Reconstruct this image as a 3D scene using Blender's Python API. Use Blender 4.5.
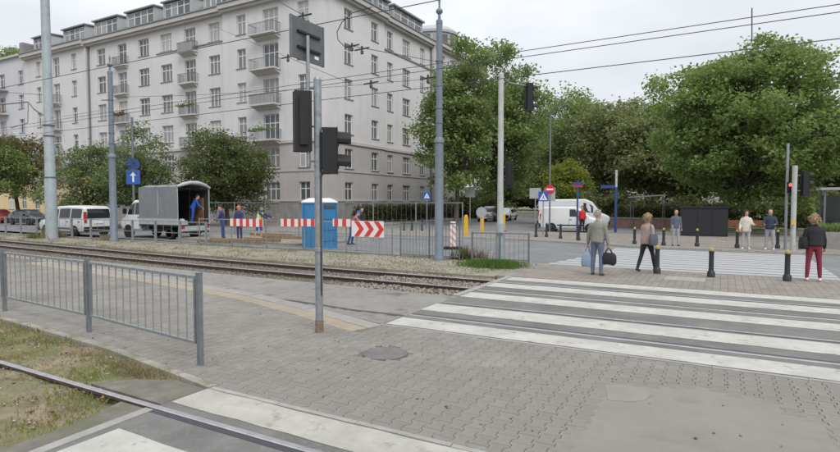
import bpy, math, random
import numpy as np
from mathutils import Vector, Matrix
random.seed(7); rng = np.random.default_rng(7)
PI = math.pi; R = math.radians
for o in list(bpy.data.objects): bpy.data.objects.remove(o)
S = bpy.context.scene; COL = S.collection

# ------------------------------------------------------------------ camera
F, YAW, PITCH, CAMH = 545.0, R(29.0), math.atan(24/545.0), 2.1
cam = bpy.data.cameras.new('camera'); cam.sensor_width = 36; cam.lens = 36*F/840
cam.clip_start = .05; cam.clip_end = 2000
co = bpy.data.objects.new('camera', cam); COL.objects.link(co)
co.location = (0, 0, CAMH); co.rotation_euler = (PI/2-PITCH, 0, YAW); S.camera = co

# ------------------------------------------------------------------ overcast sky, soft sun, exposure
SUN_EL, SUN_AZ = R(44), R(128)          # azimuth clockwise from +Y
W = bpy.data.worlds.new('World'); S.world = W; W.use_nodes = True
nt = W.node_tree; nt.nodes.clear(); N = nt.nodes.new; L = nt.links.new
sky = N('ShaderNodeTexSky'); sky.sky_type = 'NISHITA'; sky.sun_disc = False
sky.sun_elevation = SUN_EL; sky.sun_rotation = SUN_AZ
hsv = N('ShaderNodeHueSaturation'); hsv.inputs['Saturation'].default_value = .25
L(sky.outputs[0], hsv.inputs['Color'])
tc = N('ShaderNodeTexCoord'); sep = N('ShaderNodeSeparateXYZ'); L(tc.outputs['Generated'], sep.inputs[0])
rmp = N('ShaderNodeMapRange'); rmp.inputs[1].default_value = 0; rmp.inputs[2].default_value = 1
rmp.inputs[3].default_value = 5.9; rmp.inputs[4].default_value = 17.0
L(sep.outputs[2], rmp.inputs[0])
mp = N('ShaderNodeMapping'); mp.inputs['Scale'].default_value = (1.6, 1.6, 5); L(tc.outputs['Generated'], mp.inputs[0])
nz = N('ShaderNodeTexNoise'); nz.inputs['Scale'].default_value = 1.7; nz.inputs['Detail'].default_value = 5; L(mp.outputs[0], nz.inputs['Vector'])
nr = N('ShaderNodeMapRange'); nr.inputs[1].default_value = .3; nr.inputs[2].default_value = .7
nr.inputs[3].default_value = .87; nr.inputs[4].default_value = 1.1; L(nz.outputs[0], nr.inputs[0])
mul = N('ShaderNodeMath'); mul.operation = 'MULTIPLY'; L(rmp.outputs[0], mul.inputs[0]); L(nr.outputs[0], mul.inputs[1])
vm = N('ShaderNodeVectorMath'); vm.operation = 'SCALE'; vm.inputs[0].default_value = (.94, .978, 1.05); L(mul.outputs[0], vm.inputs['Scale'])
mx = N('ShaderNodeMix'); mx.data_type = 'RGBA'; mx.inputs[0].default_value = .92
L(hsv.outputs[0], mx.inputs[6]); L(vm.outputs[0], mx.inputs[7])
bg = N('ShaderNodeBackground'); bg.inputs[1].default_value = .1; L(mx.outputs[2], bg.inputs[0])
wo = N('ShaderNodeOutputWorld'); L(bg.outputs[0], wo.inputs[0])
sl = bpy.data.lights.new('sun', 'SUN'); sl.energy = 1.5; sl.angle = R(22); sl.color = (1, .97, .93)
so = bpy.data.objects.new('sun', sl); COL.objects.link(so)
sd = Vector((math.sin(SUN_AZ)*math.cos(SUN_EL), math.cos(SUN_AZ)*math.cos(SUN_EL), math.sin(SUN_EL)))
so.rotation_euler = sd.to_track_quat('Z', 'Y').to_euler(); so.location = (0, 0, 40)
S.view_settings.view_transform = 'Standard'; S.view_settings.look = 'None'
S.view_settings.exposure = .12; S.view_settings.gamma = 1; S.view_settings.use_curve_mapping = False

# ------------------------------------------------------------------ photo pixel -> place
def ray(px, py):
    x = (px-420)/F; y = -(py-226)/F; cp, sp = math.cos(PITCH), math.sin(PITCH)
    dx, dy, dz = x, cp+y*sp, -sp+y*cp; c, s = math.cos(YAW), math.sin(YAW)
    return c*dx-s*dy, s*dx+c*dy, dz
def G(px, py, z=0.0):
    d = ray(px, py); t = (z-CAMH)/d[2]; return d[0]*t, d[1]*t
def atY(px, py, Y):
    d = ray(px, py); t = Y/d[1]; return d[0]*t, CAMH+d[2]*t

# ------------------------------------------------------------------ mesh building
class MB:
    def __init__(s): s.v = []; s.f = []; s.m = []
    def add(s, v, f, mi=0):
        n = len(s.v); s.v += [tuple(p) for p in v]; s.f += [tuple(i+n for i in q) for q in f]; s.m += [mi]*len(f)
        return s
    def box(s, c, d, rz=0, mi=0, ry=0, rx=0):
        M = Matrix.Translation(c) @ Matrix.Rotation(rz, 4, 'Z') @ Matrix.Rotation(ry, 4, 'Y') @ Matrix.Rotation(rx, 4, 'X')
        v = [M @ Vector((x*d[0]/2, y*d[1]/2, z*d[2]/2)) for x in (-1, 1) for y in (-1, 1) for z in (-1, 1)]
        return s.add(v, [(0, 1, 3, 2), (4, 6, 7, 5), (0, 4, 5, 1), (2, 3, 7, 6), (0, 2, 6, 4), (1, 5, 7, 3)], mi)
    def bb(s, x0, x1, y0, y1, z0, z1, mi=0):
        return s.box(((x0+x1)/2, (y0+y1)/2, (z0+z1)/2), (abs(x1-x0), abs(y1-y0), abs(z1-z0)), 0, mi)
    def tube(s, pts, rad, n=8, mi=0, cap=True):
        pts = [Vector(p) for p in pts]
        if not hasattr(rad, '__len__'): rad = [rad]*len(pts)
        v = []; f = []; up = None
        for i, p in enumerate(pts):
            t = (pts[min(i+1, len(pts)-1)]-pts[max(i-1, 0)]).normalized()
            if up is None: up = Vector((0, 0, 1)) if abs(t.z) < .9 else Vector((0, 1, 0))
            a = t.cross(up).normalized(); b = a.cross(t).normalized(); up = b
            for k in range(n):
                w = 2*PI*k/n; v.append(p+a*rad[i]*math.cos(w)+b*rad[i]*math.sin(w))
        for i in range(len(pts)-1):
            for k in range(n):
                f.append((i*n+k, i*n+(k+1) % n, (i+1)*n+(k+1) % n, (i+1)*n+k))
        if cap: f.append(tuple(range(n))[::-1]); f.append(tuple((len(pts)-1)*n+k for k in range(n)))
        f = [q[::-1] for q in f]
        return s.add(v, f, mi)
    def lathe(s, prof, n=16, c=(0, 0, 0), mi=0, axis='Z', sx=1, sy=1):
        v = []; f = []
        for r, z in prof:
            for k in range(n):
                w = 2*PI*k/n; x, y = r*math.cos(w)*sx, r*math.sin(w)*sy
                p = {'Z': (x, y, z), 'Y': (x, z, -y), 'X': (z, x, y)}[axis]
                v.append((p[0]+c[0], p[1]+c[1], p[2]+c[2]))
        for i in range(len(prof)-1):
            for k in range(n):
                f.append((i*n+k, i*n+(k+1) % n, (i+1)*n+(k+1) % n, (i+1)*n+k))
        f.append(tuple(range(n))[::-1]); f.append(tuple((len(prof)-1)*n+k for k in range(n)))
        return s.add(v, f, mi)
    def prism(s, poly, z0, z1, mi=0):          # poly in xy
        n = len(poly); v = [(x, y, z0) for x, y in poly]+[(x, y, z1) for x, y in poly]
        f = [tuple(range(n))[::-1], tuple(range(n, 2*n))]+[(i, (i+1) % n, n+(i+1) % n, n+i) for i in range(n)]
        return s.add(v, f, mi)
    def prismM(s, poly, t0, t1, M, mi=0):      # poly in local xy, thickness along local z, placed by M
        n = len(poly); v = [M @ Vector((x, y, t0)) for x, y in poly]+[M @ Vector((x, y, t1)) for x, y in poly]
        f = [tuple(range(n))[::-1], tuple(range(n, 2*n))]+[(i, (i+1) % n, n+(i+1) % n, n+i) for i in range(n)]
        return s.add(v, f, mi)
    def quad(s, a, b, c, d, mi=0): return s.add([a, b, c, d], [(0, 1, 2, 3)], mi)
    def mesh(s, name, mats, smooth=None):
        me = bpy.data.meshes.new(name); me.from_pydata(s.v, [], s.f)
        mats = mats if isinstance(mats, (list, tuple)) else [mats]
        for m in mats: me.materials.append(M_[m] if isinstance(m, str) else m)
        if len(mats) > 1: me.polygons.foreach_set('material_index', s.m)
        if smooth is not None:
            me.polygons.foreach_set('use_smooth', [True]*len(me.polygons))
            me.set_sharp_from_angle(angle=R(smooth))
        me.update(); return me
    def build(s, name, mats, parent=None, smooth=None, loc=None, rz=None):
        return link(name, s.mesh(name, mats, smooth), parent, loc, rz)
def link(name, me, parent=None, loc=None, rz=None):
    o = bpy.data.objects.new(name, me); COL.objects.link(o)
    if parent: o.parent = parent
    if loc is not None: o.location = loc
    if rz is not None: o.rotation_euler = (0, 0, rz)
    return o
def tag(o, label=None, cat=None, group=None, kind=None):
    if label: o['label'] = label
    if cat: o['category'] = cat
    if group: o['group'] = group
    if kind: o['kind'] = kind
    return o
def thing(name, label, cat, loc=(0, 0, 0), rz=0, group=None):
    return tag(link(name, None, None, loc, rz), label, cat, group)
def copy_tree(o, parent=None):
    c = o.copy(); COL.objects.link(c); c.parent = parent
    for ch in list(o.children): copy_tree(ch, c)
    return c
def raw_mesh(name, verts, faces, mats, k):
    """fast mesh of many equal k-gons from numpy arrays"""
    me = bpy.data.meshes.new(name); nv, nf = len(verts), len(faces)
    me.vertices.add(nv); me.vertices.foreach_set('co', np.asarray(verts, np.float32).ravel())
    me.loops.add(nf*k); me.loops.foreach_set('vertex_index', np.asarray(faces, np.int32).ravel())
    me.polygons.add(nf); me.polygons.foreach_set('loop_start', np.arange(0, nf*k, k, dtype=np.int32))
    for m in (mats if isinstance(mats, (list, tuple)) else [mats]): me.materials.append(M_[m] if isinstance(m, str) else m)
    me.update(calc_edges=True); return me

# ------------------------------------------------------------------ materials
M_ = {}
def mat(name, col, rough=.7, metal=0, var=.12, scale=6, bump=0, bscale=60, spots=None, coat=0, island=0, spec=.4, coord='Object', streak=None):
    m = bpy.data.materials.new(name); m.use_nodes = True; t = m.node_tree; n = t.nodes; P = n['Principled BSDF']; l = t.links.new
    P.inputs['Roughness'].default_value = rough; P.inputs['Metallic'].default_value = metal
    P.inputs['Specular IOR Level'].default_value = spec; P.inputs['Coat Weight'].default_value = coat
    tcn = n.new('ShaderNodeTexCoord'); src = tcn.outputs[coord]
    a = n.new('ShaderNodeTexNoise'); a.inputs['Scale'].default_value = scale; a.inputs['Detail'].default_value = 6; a.inputs['Roughness'].default_value = .6
    l(src, a.inputs['Vector'])
    rg = n.new('ShaderNodeMapRange'); rg.inputs[1].default_value = .3; rg.inputs[2].default_value = .7
    rg.inputs[3].default_value = 1-var; rg.inputs[4].default_value = 1+var; l(a.outputs[0], rg.inputs[0])
    sc = n.new('ShaderNodeVectorMath'); sc.operation = 'SCALE'; sc.inputs[0].default_value = col[:3]; l(rg.outputs[0], sc.inputs['Scale'])
    out = sc.outputs[0]
    if island:
        ge = n.new('ShaderNodeNewGeometry'); oi = n.new('ShaderNodeObjectInfo')
        ad = n.new('ShaderNodeMath'); ad.operation = 'ADD'; l(ge.outputs['Random Per Island'], ad.inputs[0]); l(oi.outputs['Random'], ad.inputs[1])
        fr = n.new('ShaderNodeMath'); fr.operation = 'FRACT'; l(ad.outputs[0], fr.inputs[0])
        r2 = n.new('ShaderNodeMapRange'); r2.inputs[3].default_value = 1-island; r2.inputs[4].default_value = 1+island; l(fr.outputs[0], r2.inputs[0])
        s2 = n.new('ShaderNodeVectorMath'); s2.operation = 'SCALE'; l(out, s2.inputs[0]); l(r2.outputs[0], s2.inputs['Scale']); out = s2.outputs[0]
    if spots:                                  # list of (colour, scale, threshold, softness)
        for i, (c, s_, th, so_) in enumerate(spots):
            b = n.new('ShaderNodeTexNoise'); b.inputs['Scale'].default_value = s_; b.inputs['Detail'].default_value = 8; b.inputs['Roughness'].default_value = .65
            mpn = n.new('ShaderNodeMapping'); mpn.inputs['Location'].default_value = (3.1*i+1, 7.7*i, 2.2*i); l(src, mpn.inputs[0]); l(mpn.outputs[0], b.inputs['Vector'])
            r3 = n.new('ShaderNodeMapRange'); r3.inputs[1].default_value = th-so_; r3.inputs[2].default_value = th+so_; l(b.outputs[0], r3.inputs[0])
            mm = n.new('ShaderNodeMix'); mm.data_type = 'RGBA'; l(r3.outputs[0], mm.inputs[0]); l(out, mm.inputs[6]); mm.inputs[7].default_value = (*c, 1); out = mm.outputs[2]
    if streak:                                 # rain streaks: noise drawn out along z
        mpn = n.new('ShaderNodeMapping'); mpn.inputs['Scale'].default_value = (2.2, 2.2, .12); l(src, mpn.inputs[0])
        b = n.new('ShaderNodeTexNoise'); b.inputs['Scale'].default_value = 1.0; b.inputs['Detail'].default_value = 7; b.inputs['Roughness'].default_value = .7; l(mpn.outputs[0], b.inputs['Vector'])
        r3 = n.new('ShaderNodeMapRange'); r3.inputs[1].default_value = .5; r3.inputs[2].default_value = .75; r3.inputs[4].default_value = .8; l(b.outputs[0], r3.inputs[0])
        mm = n.new('ShaderNodeMix'); mm.data_type = 'RGBA'; l(r3.outputs[0], mm.inputs[0]); l(out, mm.inputs[6]); mm.inputs[7].default_value = (*streak, 1); out = mm.outputs[2]
    l(out, P.inputs['Base Color'])
    if bump:
        b = n.new('ShaderNodeTexNoise'); b.inputs['Scale'].default_value = bscale; b.inputs['Detail'].default_value = 4; l(src, b.inputs['Vector'])
        bp = n.new('ShaderNodeBump'); bp.inputs['Strength'].default_value = bump; bp.inputs['Distance'].default_value = .02
        l(b.outputs[0], bp.inputs['Height']); l(bp.outputs[0], P.inputs['Normal'])
    M_[name] = m; return m
def leafmat(name, c1, c2, c3=None, amt=.1):
    m = bpy.data.materials.new(name); m.use_nodes = True; t = m.node_tree; n = t.nodes; n.clear(); l = t.links.new
    ge = n.new('ShaderNodeNewGeometry'); tcn = n.new('ShaderNodeTexCoord')
    mm = n.new('ShaderNodeMix'); mm.data_type = 'RGBA'; mm.inputs[6].default_value = (*c1, 1); mm.inputs[7].default_value = (*c2, 1)
    nz = n.new('ShaderNodeTexNoise'); nz.inputs['Scale'].default_value = .55; nz.inputs['Detail'].default_value = 3; l(tcn.outputs['Object'], nz.inputs['Vector'])
    ad = n.new('ShaderNodeMath'); ad.operation = 'MULTIPLY_ADD'; ad.inputs[1].default_value = .5; l(ge.outputs['Random Per Island'], ad.inputs[0])
    s3 = n.new('ShaderNodeMapRange'); s3.inputs[1].default_value = .3; s3.inputs[2].default_value = .7; s3.inputs[3].default_value = 0; s3.inputs[4].default_value = .5; l(nz.outputs[0], s3.inputs[0])
    l(s3.outputs[0], ad.inputs[2]); l(ad.outputs[0], mm.inputs[0]); out = mm.outputs[2]
    if c3:
        n2 = n.new('ShaderNodeTexNoise'); n2.inputs['Scale'].default_value = .8; mp_ = n.new('ShaderNodeMapping'); mp_.inputs['Location'].default_value = (5, 3, 9)
        l(tcn.outputs['Object'], mp_.inputs[0]); l(mp_.outputs[0], n2.inputs['Vector'])
        r = n.new('ShaderNodeMapRange'); r.inputs[1].default_value = .62-amt; r.inputs[2].default_value = .68-amt*.6; l(n2.outputs[0], r.inputs[0])
        m2 = n.new('ShaderNodeMix'); m2.data_type = 'RGBA'; m2.inputs[7].default_value = (*c3, 1); l(r.outputs[0], m2.inputs[0]); l(out, m2.inputs[6]); out = m2.outputs[2]
    d = n.new('ShaderNodeBsdfPrincipled'); d.inputs['Roughness'].default_value = .55; d.inputs['Specular IOR Level'].default_value = .3; l(out, d.inputs['Base Color'])
    tr = n.new('ShaderNodeBsdfTranslucent'); l(out, tr.inputs[0])
    ms = n.new('ShaderNodeMixShader'); ms.inputs[0].default_value = .45; l(d.outputs[0], ms.inputs[1]); l(tr.outputs[0], ms.inputs[2])
    o = n.new('ShaderNodeOutputMaterial'); l(ms.outputs[0], o.inputs[0]); M_[name] = m; return m
def stripemat(name, ca, cb, freq, axis=0, skew=0, rough=.5):
    """two-colour painted stripes across an object's own coordinates"""
    m = bpy.data.materials.new(name); m.use_nodes = True; t = m.node_tree; n = t.nodes; P = n['Principled BSDF']; l = t.links.new
    tcn = n.new('ShaderNodeTexCoord'); sp = n.new('ShaderNodeSeparateXYZ'); l(tcn.outputs['Object'], sp.inputs[0])
    ma = n.new('ShaderNodeMath'); ma.operation = 'MULTIPLY_ADD'; ma.inputs[1].default_value = skew; l(sp.outputs[2], ma.inputs[0]); l(sp.outputs[axis], ma.inputs[2])
    mu = n.new('ShaderNodeMath'); mu.operation = 'MULTIPLY'; mu.inputs[1].default_value = freq; l(ma.outputs[0], mu.inputs[0])
    fr = n.new('ShaderNodeMath'); fr.operation = 'FRACT'; l(mu.outputs[0], fr.inputs[0])
    gt = n.new('ShaderNodeMath'); gt.operation = 'GREATER_THAN'; gt.inputs[1].default_value = .5; l(fr.outputs[0], gt.inputs[0])
    mm = n.new('ShaderNodeMix'); mm.data_type = 'RGBA'; mm.inputs[6].default_value = (*ca, 1); mm.inputs[7].default_value = (*cb, 1); l(gt.outputs[0], mm.inputs[0])
    l(mm.outputs[2], P.inputs['Base Color']); P.inputs['Roughness'].default_value = rough; M_[name] = m; return m
def glassmat(name, dark, light, rough=.06, spec=.5):
    m = bpy.data.materials.new(name); m.use_nodes = True; t = m.node_tree; n = t.nodes; P = n['Principled BSDF']; l = t.links.new
    oi = n.new('ShaderNodeObjectInfo'); cr = n.new('ShaderNodeValToRGB'); l(oi.outputs['Random'], cr.inputs[0])
    cr.color_ramp.elements[0].position = .3; cr.color_ramp.elements[0].color = (*dark, 1); cr.color_ramp.elements[1].position = 1; cr.color_ramp.elements[1].color = (*light, 1)
    l(cr.outputs[0], P.inputs['Base Color']); P.inputs['Roughness'].default_value = rough; P.inputs['Specular IOR Level'].default_value = spec; M_[name] = m; return m

mat('asphalt', (.172, .165, .153), .9, var=.16, scale=3, bump=.5, bscale=120, spots=[((.125, .12, .112), .9, .55, .1), ((.215, .205, .19), 14, .64, .06)])
mat('road_asphalt', (.175, .173, .17), .85, var=.12, scale=1, bump=.4, bscale=90, spots=[((.15, .15, .15), .3, .55, .1), ((.23, .23, .225), .8, .6, .08)])
mat('asphalt_patch', (.225, .21, .188), .92, var=.2, scale=5, bump=.5, bscale=150, spots=[((.27, .253, .226), .7, .54, .12), ((.13, .122, .11), 1.6, .62, .05)])
mat('paint', (.45, .435, .39), .8, var=.1, scale=4, bump=.3, bscale=140, spots=[((.36, .345, .31), 1.6, .56, .12), ((.22, .21, .195), 7, .64, .05)])
mat('paint_old', (.4, .385, .335), .85, var=.12, scale=5, bump=.3, bscale=140, spots=[((.3, .288, .25), 1.1, .54, .12), ((.25, .236, .205), 4, .63, .06)])
mat('asphalt_dirty', (.165, .152, .125), .92, var=.2, scale=5, bump=.6, bscale=90, spots=[((.12, .125, .07), 1.5, .55, .1), ((.22, .2, .17), 3, .6, .08)])
mat('kerb_dirty', (.27, .25, .21), .9, var=.18, scale=7, bump=.3, bscale=80, island=.12, spots=[((.16, .15, .09), 2.2, .57, .08)])
mat('gravel_mid', (.225, .195, .162), .9, var=.3, scale=20, island=.35)
mat('gravel_dark', (.165, .142, .118), .9, var=.3, scale=20, island=.35)
mat('zebra_far', (.36, .36, .355), .8, var=.08, scale=4, spots=[((.36, .36, .36), 1.2, .58, .1)])
mat('paver', (.228, .213, .189), .88, var=.12, scale=5, bump=.35, bscale=200, island=.075, spots=[((.18, .164, .14), .7, .56, .12), ((.26, .24, .208), 1.1, .6, .1)])
mat('joint_sand', (.15, .138, .12), .95, var=.2, scale=30)
mat('slab', (.29, .272, .243), .85, var=.12, scale=4, bump=.2, bscale=90, island=.1, spots=[((.27, .255, .23), 1.5, .58, .1)])
mat('tactile', (.3, .248, .178), .85, var=.14, scale=8, bump=.3, bscale=60, island=.1, spots=[((.33, .28, .21), 2, .55, .1)])
mat('concrete', (.3, .288, .262), .88, var=.12, scale=5, bump=.2, bscale=80, spots=[((.25, .24, .222), 1.4, .58, .1)])
mat('patch_smooth', (.222, .204, .174), .9, var=.09, scale=1.6, bump=.35, bscale=160, spots=[((.245, .227, .196), .9, .56, .16), ((.185, .168, .143), 2.3, .65, .1), ((.17, .155, .132), 30, .68, .04)])
mat('concrete_light', (.255, .237, .207), .9, var=.09, scale=2, bump=.3, bscale=150, spots=[((.215, .2, .175), 1.5, .56, .12)])
mat('kerbstone', (.3, .288, .262), .85, var=.14, scale=7, bump=.25, bscale=80, island=.1)
mat('soil', (.2, .16, .105), .95, var=.3, scale=4, bump=.7, bscale=30, spots=[((.14, .15, .06), 1.1, .5, .09), ((.27, .22, .15), 2.5, .58, .08), ((.075, .06, .045), 5, .63, .05)])
mat('dry_ground', (.255, .228, .175), .95, var=.2, scale=3, bump=.6, bscale=25, spots=[((.17, .165, .09), .8, .54, .1), ((.3, .275, .23), 2.2, .6, .08)])
mat('park_ground', (.12, .135, .07), .95, var=.3, scale=.8, bump=.5, bscale=10, spots=[((.2, .17, .12), .25, .52, .08)])
mat('gravel', (.34, .31, .28), .9, var=.3, scale=20, island=.35)
mat('ballast', (.17, .15, .125), .95, var=.35, scale=14, bump=.9, bscale=28, spots=[((.09, .08, .07), 2, .55, .1)])
mat('rail_head', (.42, .4, .4), .42, .75, var=.15, scale=8)
mat('rail_rust', (.085, .062, .05), .8, .25, var=.25, scale=14)
def brickmat(name, col, joint, bw, bh, rot=0, var=.12):
    m = mat(name, col, .9, var=var, scale=1.3, spots=[(tuple(c*.82 for c in col), .4, .55, .1), (tuple(c*1.12 for c in col), 1.7, .6, .1)]); t = m.node_tree; n = t.nodes; P = n['Principled BSDF']; l = t.links.new
    src = P.inputs['Base Color'].links[0].from_socket
    tcn = n.new('ShaderNodeTexCoord'); mp_ = n.new('ShaderNodeMapping'); mp_.inputs['Rotation'].default_value = (0, 0, rot); l(tcn.outputs['Object'], mp_.inputs[0])
    b = n.new('ShaderNodeTexBrick'); b.inputs['Scale'].default_value = 1; b.inputs['Brick Width'].default_value = bw; b.inputs['Row Height'].default_value = bh; b.inputs['Mortar Size'].default_value = .008; b.inputs['Mortar Smooth'].default_value = .3
    b.inputs['Color1'].default_value = (.9, .9, .9, 1); b.inputs['Color2'].default_value = (1.1, 1.1, 1.1, 1); b.inputs['Mortar'].default_value = (joint, joint, joint, 1); l(mp_.outputs[0], b.inputs['Vector'])
    mm = n.new('ShaderNodeMix'); mm.data_type = 'RGBA'; mm.blend_type = 'MULTIPLY'; mm.inputs[0].default_value = 1; l(src, mm.inputs[6]); l(b.outputs[0], mm.inputs[7]); l(mm.outputs[2], P.inputs['Base Color'])
    bp = n.new('ShaderNodeBump'); bp.inputs['Strength'].default_value = .4; bp.inputs['Distance'].default_value = .01; bp.invert = True; l(b.outputs[1], bp.inputs['Height']); l(bp.outputs[0], P.inputs['Normal']); return m
brickmat('refuge_pavers', (.232, .207, .174), .6, .2, .17, PI/2)
brickmat('sidewalk', (.235, .208, .178), .7, .4, .4, .0)
mat('galvanised', (.3, .315, .325), .5, .55, var=.16, scale=14, spots=[((.2, .21, .215), 5, .62, .06)])
mat('galv_mid', (.2, .217, .23), .55, .45, var=.16, scale=12)
mat('galv_dark', (.17, .185, .2), .55, .4, var=.16, scale=12)
mat('mast_grey', (.33, .37, .385), .55, .1, var=.1, scale=3, spots=[((.26, .285, .295), 3, .62, .06)])
mat('mast_blue', (.165, .195, .225), .5, .1, var=.1, scale=3, spots=[((.13, .15, .17), 4, .62, .06)])
mat('mast_white', (.44, .445, .43), .6, .05, var=.1, scale=3, spots=[((.33, .33, .31), 3, .6, .08)])
mat('mast_rusty', (.2, .15, .12), .8, .1, var=.3, scale=20)
mat('black_plastic', (.012, .0125, .014), .6, var=.2, scale=8)
mat('black_lens', (.012, .012, .013), .15)
mat('dark_frame', (.075, .085, .09), .6, .1, var=.1, scale=8)
mat('sign_back', (.125, .135, .137), .6, .3, var=.1, scale=6)
mat('sign_grey', (.36, .37, .375), .55, .3, var=.08, scale=6)
mat('cable', (.045, .047, .05), .6)
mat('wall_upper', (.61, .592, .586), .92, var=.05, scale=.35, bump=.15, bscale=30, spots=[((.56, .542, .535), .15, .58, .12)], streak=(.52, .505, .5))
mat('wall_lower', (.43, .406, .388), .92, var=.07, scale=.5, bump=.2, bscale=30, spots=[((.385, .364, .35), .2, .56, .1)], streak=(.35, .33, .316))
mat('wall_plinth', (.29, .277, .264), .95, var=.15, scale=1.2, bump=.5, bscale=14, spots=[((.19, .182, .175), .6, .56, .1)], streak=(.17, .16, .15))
mat('wall_blue', (.55, .545, .565), .92, var=.05, scale=.3, bump=.15, bscale=30)
mat('trim', (.47, .445, .43), .9, var=.07, scale=.8)
mat('trim_dark', (.26, .245, .24), .9, var=.1, scale=.8)
mat('roof_metal', (.24, .25, .255), .55, .3, var=.1, scale=.6)
mat('dormer_wall', (.4, .405, .405), .8, var=.06, scale=.5)
mat('window_white', (.66, .65, .63), .6, var=.05, scale=3)
mat('balcony', (.5, .475, .455), .9, var=.08, scale=1)
mat('yellow_wall', (.6, .48, .27), .9, var=.07, scale=.4)
glassmat('pane', (.1, .106, .11), (.4, .395, .385))
glassmat('dormer_pane', (.1, .11, .115), (.3, .31, .31))
mat('bark', (.095, .08, .065), .95, var=.3, scale=6, bump=.8, bscale=20)
leafmat('leaf_linden', (.155, .23, .06), (.29, .37, .125))
leafmat('leaf_olive', (.155, .195, .075), (.27, .3, .125), (.29, .265, .12), .04)
leafmat('leaf_mid', (.15, .215, .068), (.27, .34, .12), (.3, .33, .12), .02)
leafmat('leaf_dark', (.09, .125, .045), (.18, .215, .075), (.21, .18, .08), .04)
leafmat('leaf_light', (.115, .175, .075), (.22, .28, .115), (.3, .26, .09), .05)
leafmat('leaf_autumn', (.12, .14, .055), (.22, .205, .085), (.25, .165, .08), .1)
leafmat('leaf_yellow', (.17, .22, .035), (.3, .33, .06))
leafmat('leaf_hedge', (.06, .075, .03), (.12, .12, .045), (.16, .11, .05), .06)
leafmat('leaf_flower', (.3, .04, .035), (.1, .14, .03))
leafmat('grass', (.12, .175, .03), (.28, .27, .09), (.32, .22, .11), .1)
leafmat('grass_green', (.075, .145, .025), (.13, .21, .045))
leafmat('grass_verge', (.17, .16, .085), (.26, .23, .14), (.12, .14, .05), .1)
leafmat('grass_dry', (.2, .17, .085), (.33, .28, .16), (.13, .15, .045), .1)
mat('dead_leaf', (.2, .12, .06), .8, var=.3, scale=9, island=.4)
mat('car_white', (.62, .62, .61), .3, var=.03, scale=2, coat=.5)
mat('car_dark', (.035, .04, .048), .28, .3, var=.05, scale=2, coat=.6)
mat('car_silver', (.24, .25, .255), .3, .5, var=.04, scale=2, coat=.5)
mat('car_red', (.36, .025, .03), .3, var=.05, scale=2, coat=.6)
mat('car_glass', (.018, .021, .024), .06, spec=.6)
mat('tyre', (.02, .02, .02), .85, var=.2, scale=10)
mat('rim', (.32, .325, .33), .4, .7)
mat('tail_red', (.34, .02, .02), .25, coat=.5)
mat('lamp_clear', (.5, .5, .5), .15, coat=.5)
mat('tarp', (.2, .21, .215), .75, var=.08, scale=2.5, bump=.4, bscale=3)
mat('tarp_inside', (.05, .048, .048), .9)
mat('wood_panel', (.24, .13, .06), .75, var=.2, scale=4)
mat('plank', (.24, .165, .105), .85, var=.25, scale=5, bump=.3, bscale=30, island=.15)
mat('steel_bed', (.42, .43, .425), .55, .2, var=.1, scale=4)
mat('toilet_blue', (.045, .2, .4), .45, var=.08, scale=2, spots=[((.06, .2, .4), 2.5, .62, .08)])
mat('toilet_white', (.68, .69, .69), .5, var=.04)
mat('sign_blue', (.03, .1, .34), .45, var=.05)
mat('sign_red', (.55, .02, .025), .45, var=.05)
mat('sign_white', (.72, .72, .71), .5, var=.04)
mat('yellow_paint', (.72, .42, .015), .5, var=.1, scale=6)
mat('street_blue', (.025, .06, .2), .45)
mat('barrier_red', (.62, .045, .04), .5, var=.1, scale=6)
mat('barrier_white', (.7, .69, .67), .5, var=.06, scale=6)
stripemat('red_white', (.62, .05, .045), (.7, .69, .67), 2.4)
stripemat('beacon', (.6, .33, .3), (.7, .69, .67), 3.2, axis=0, skew=1)
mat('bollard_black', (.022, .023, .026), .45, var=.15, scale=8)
mat('hydrant_yellow', (.4, .29, .08), .5, var=.12, scale=10)
mat('brick_red', (.27, .17, .14), .9, var=.15, scale=3)
mat('shelter_glass', (.055, .06, .062), .12, spec=.6)
mat('bench_wood', (.22, .1, .05), .6, var=.15, scale=8)
em = bpy.data.materials.new('red_lamp_lit'); em.use_nodes = True; P_ = em.node_tree.nodes['Principled BSDF']
P_.inputs['Base Color'].default_value = (.7, .05, .02, 1); P_.inputs['Emission Color'].default_value = (1, .05, .03, 1); P_.inputs['Emission Strength'].default_value = 4
M_['red_lamp_lit'] = em

# ------------------------------------------------------------------ ground, roads, pavements
def structure(o): o['kind'] = 'structure'; return o
def sheet(name, poly, z0, z1, m): return structure(MB().prism(poly, z0, z1).build(name, m))
def inside(px, py, poly):
    r = np.zeros(np.shape(px), bool); n = len(poly); j = n-1
    for i in range(n):
        xi, yi = poly[i]; xj, yj = poly[j]
        c = ((yi > py) != (yj > py)) & (px < (xj-xi)*(py-yi)/((yj-yi) or 1e-9)+xi); r ^= c; j = i
    return r
def sweep(prof, path, mb=None, mi=0):
    """closed profile (lateral, up) swept along a path of (x, y, z)"""
    mb = mb or MB(); n = len(prof); v = []; P3 = [Vector(p) for p in path]
    for i, p in enumerate(P3):
        t = P3[min(i+1, len(P3)-1)]-P3[max(i-1, 0)]; t.z = 0; t.normalize(); s = Vector((-t.y, t.x, 0))
        v += [p+s*a+Vector((0, 0, b)) for a, b in prof]
    f = [(i*n+k, i*n+(k+1) % n, (i+1)*n+(k+1) % n, (i+1)*n+k)[::-1] for i in range(len(P3)-1) for k in range(n)]
    f += [tuple(range(n))[::-1], tuple((len(P3)-1)*n+k for k in range(n))]
    return mb.add(v, f, mi)

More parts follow.
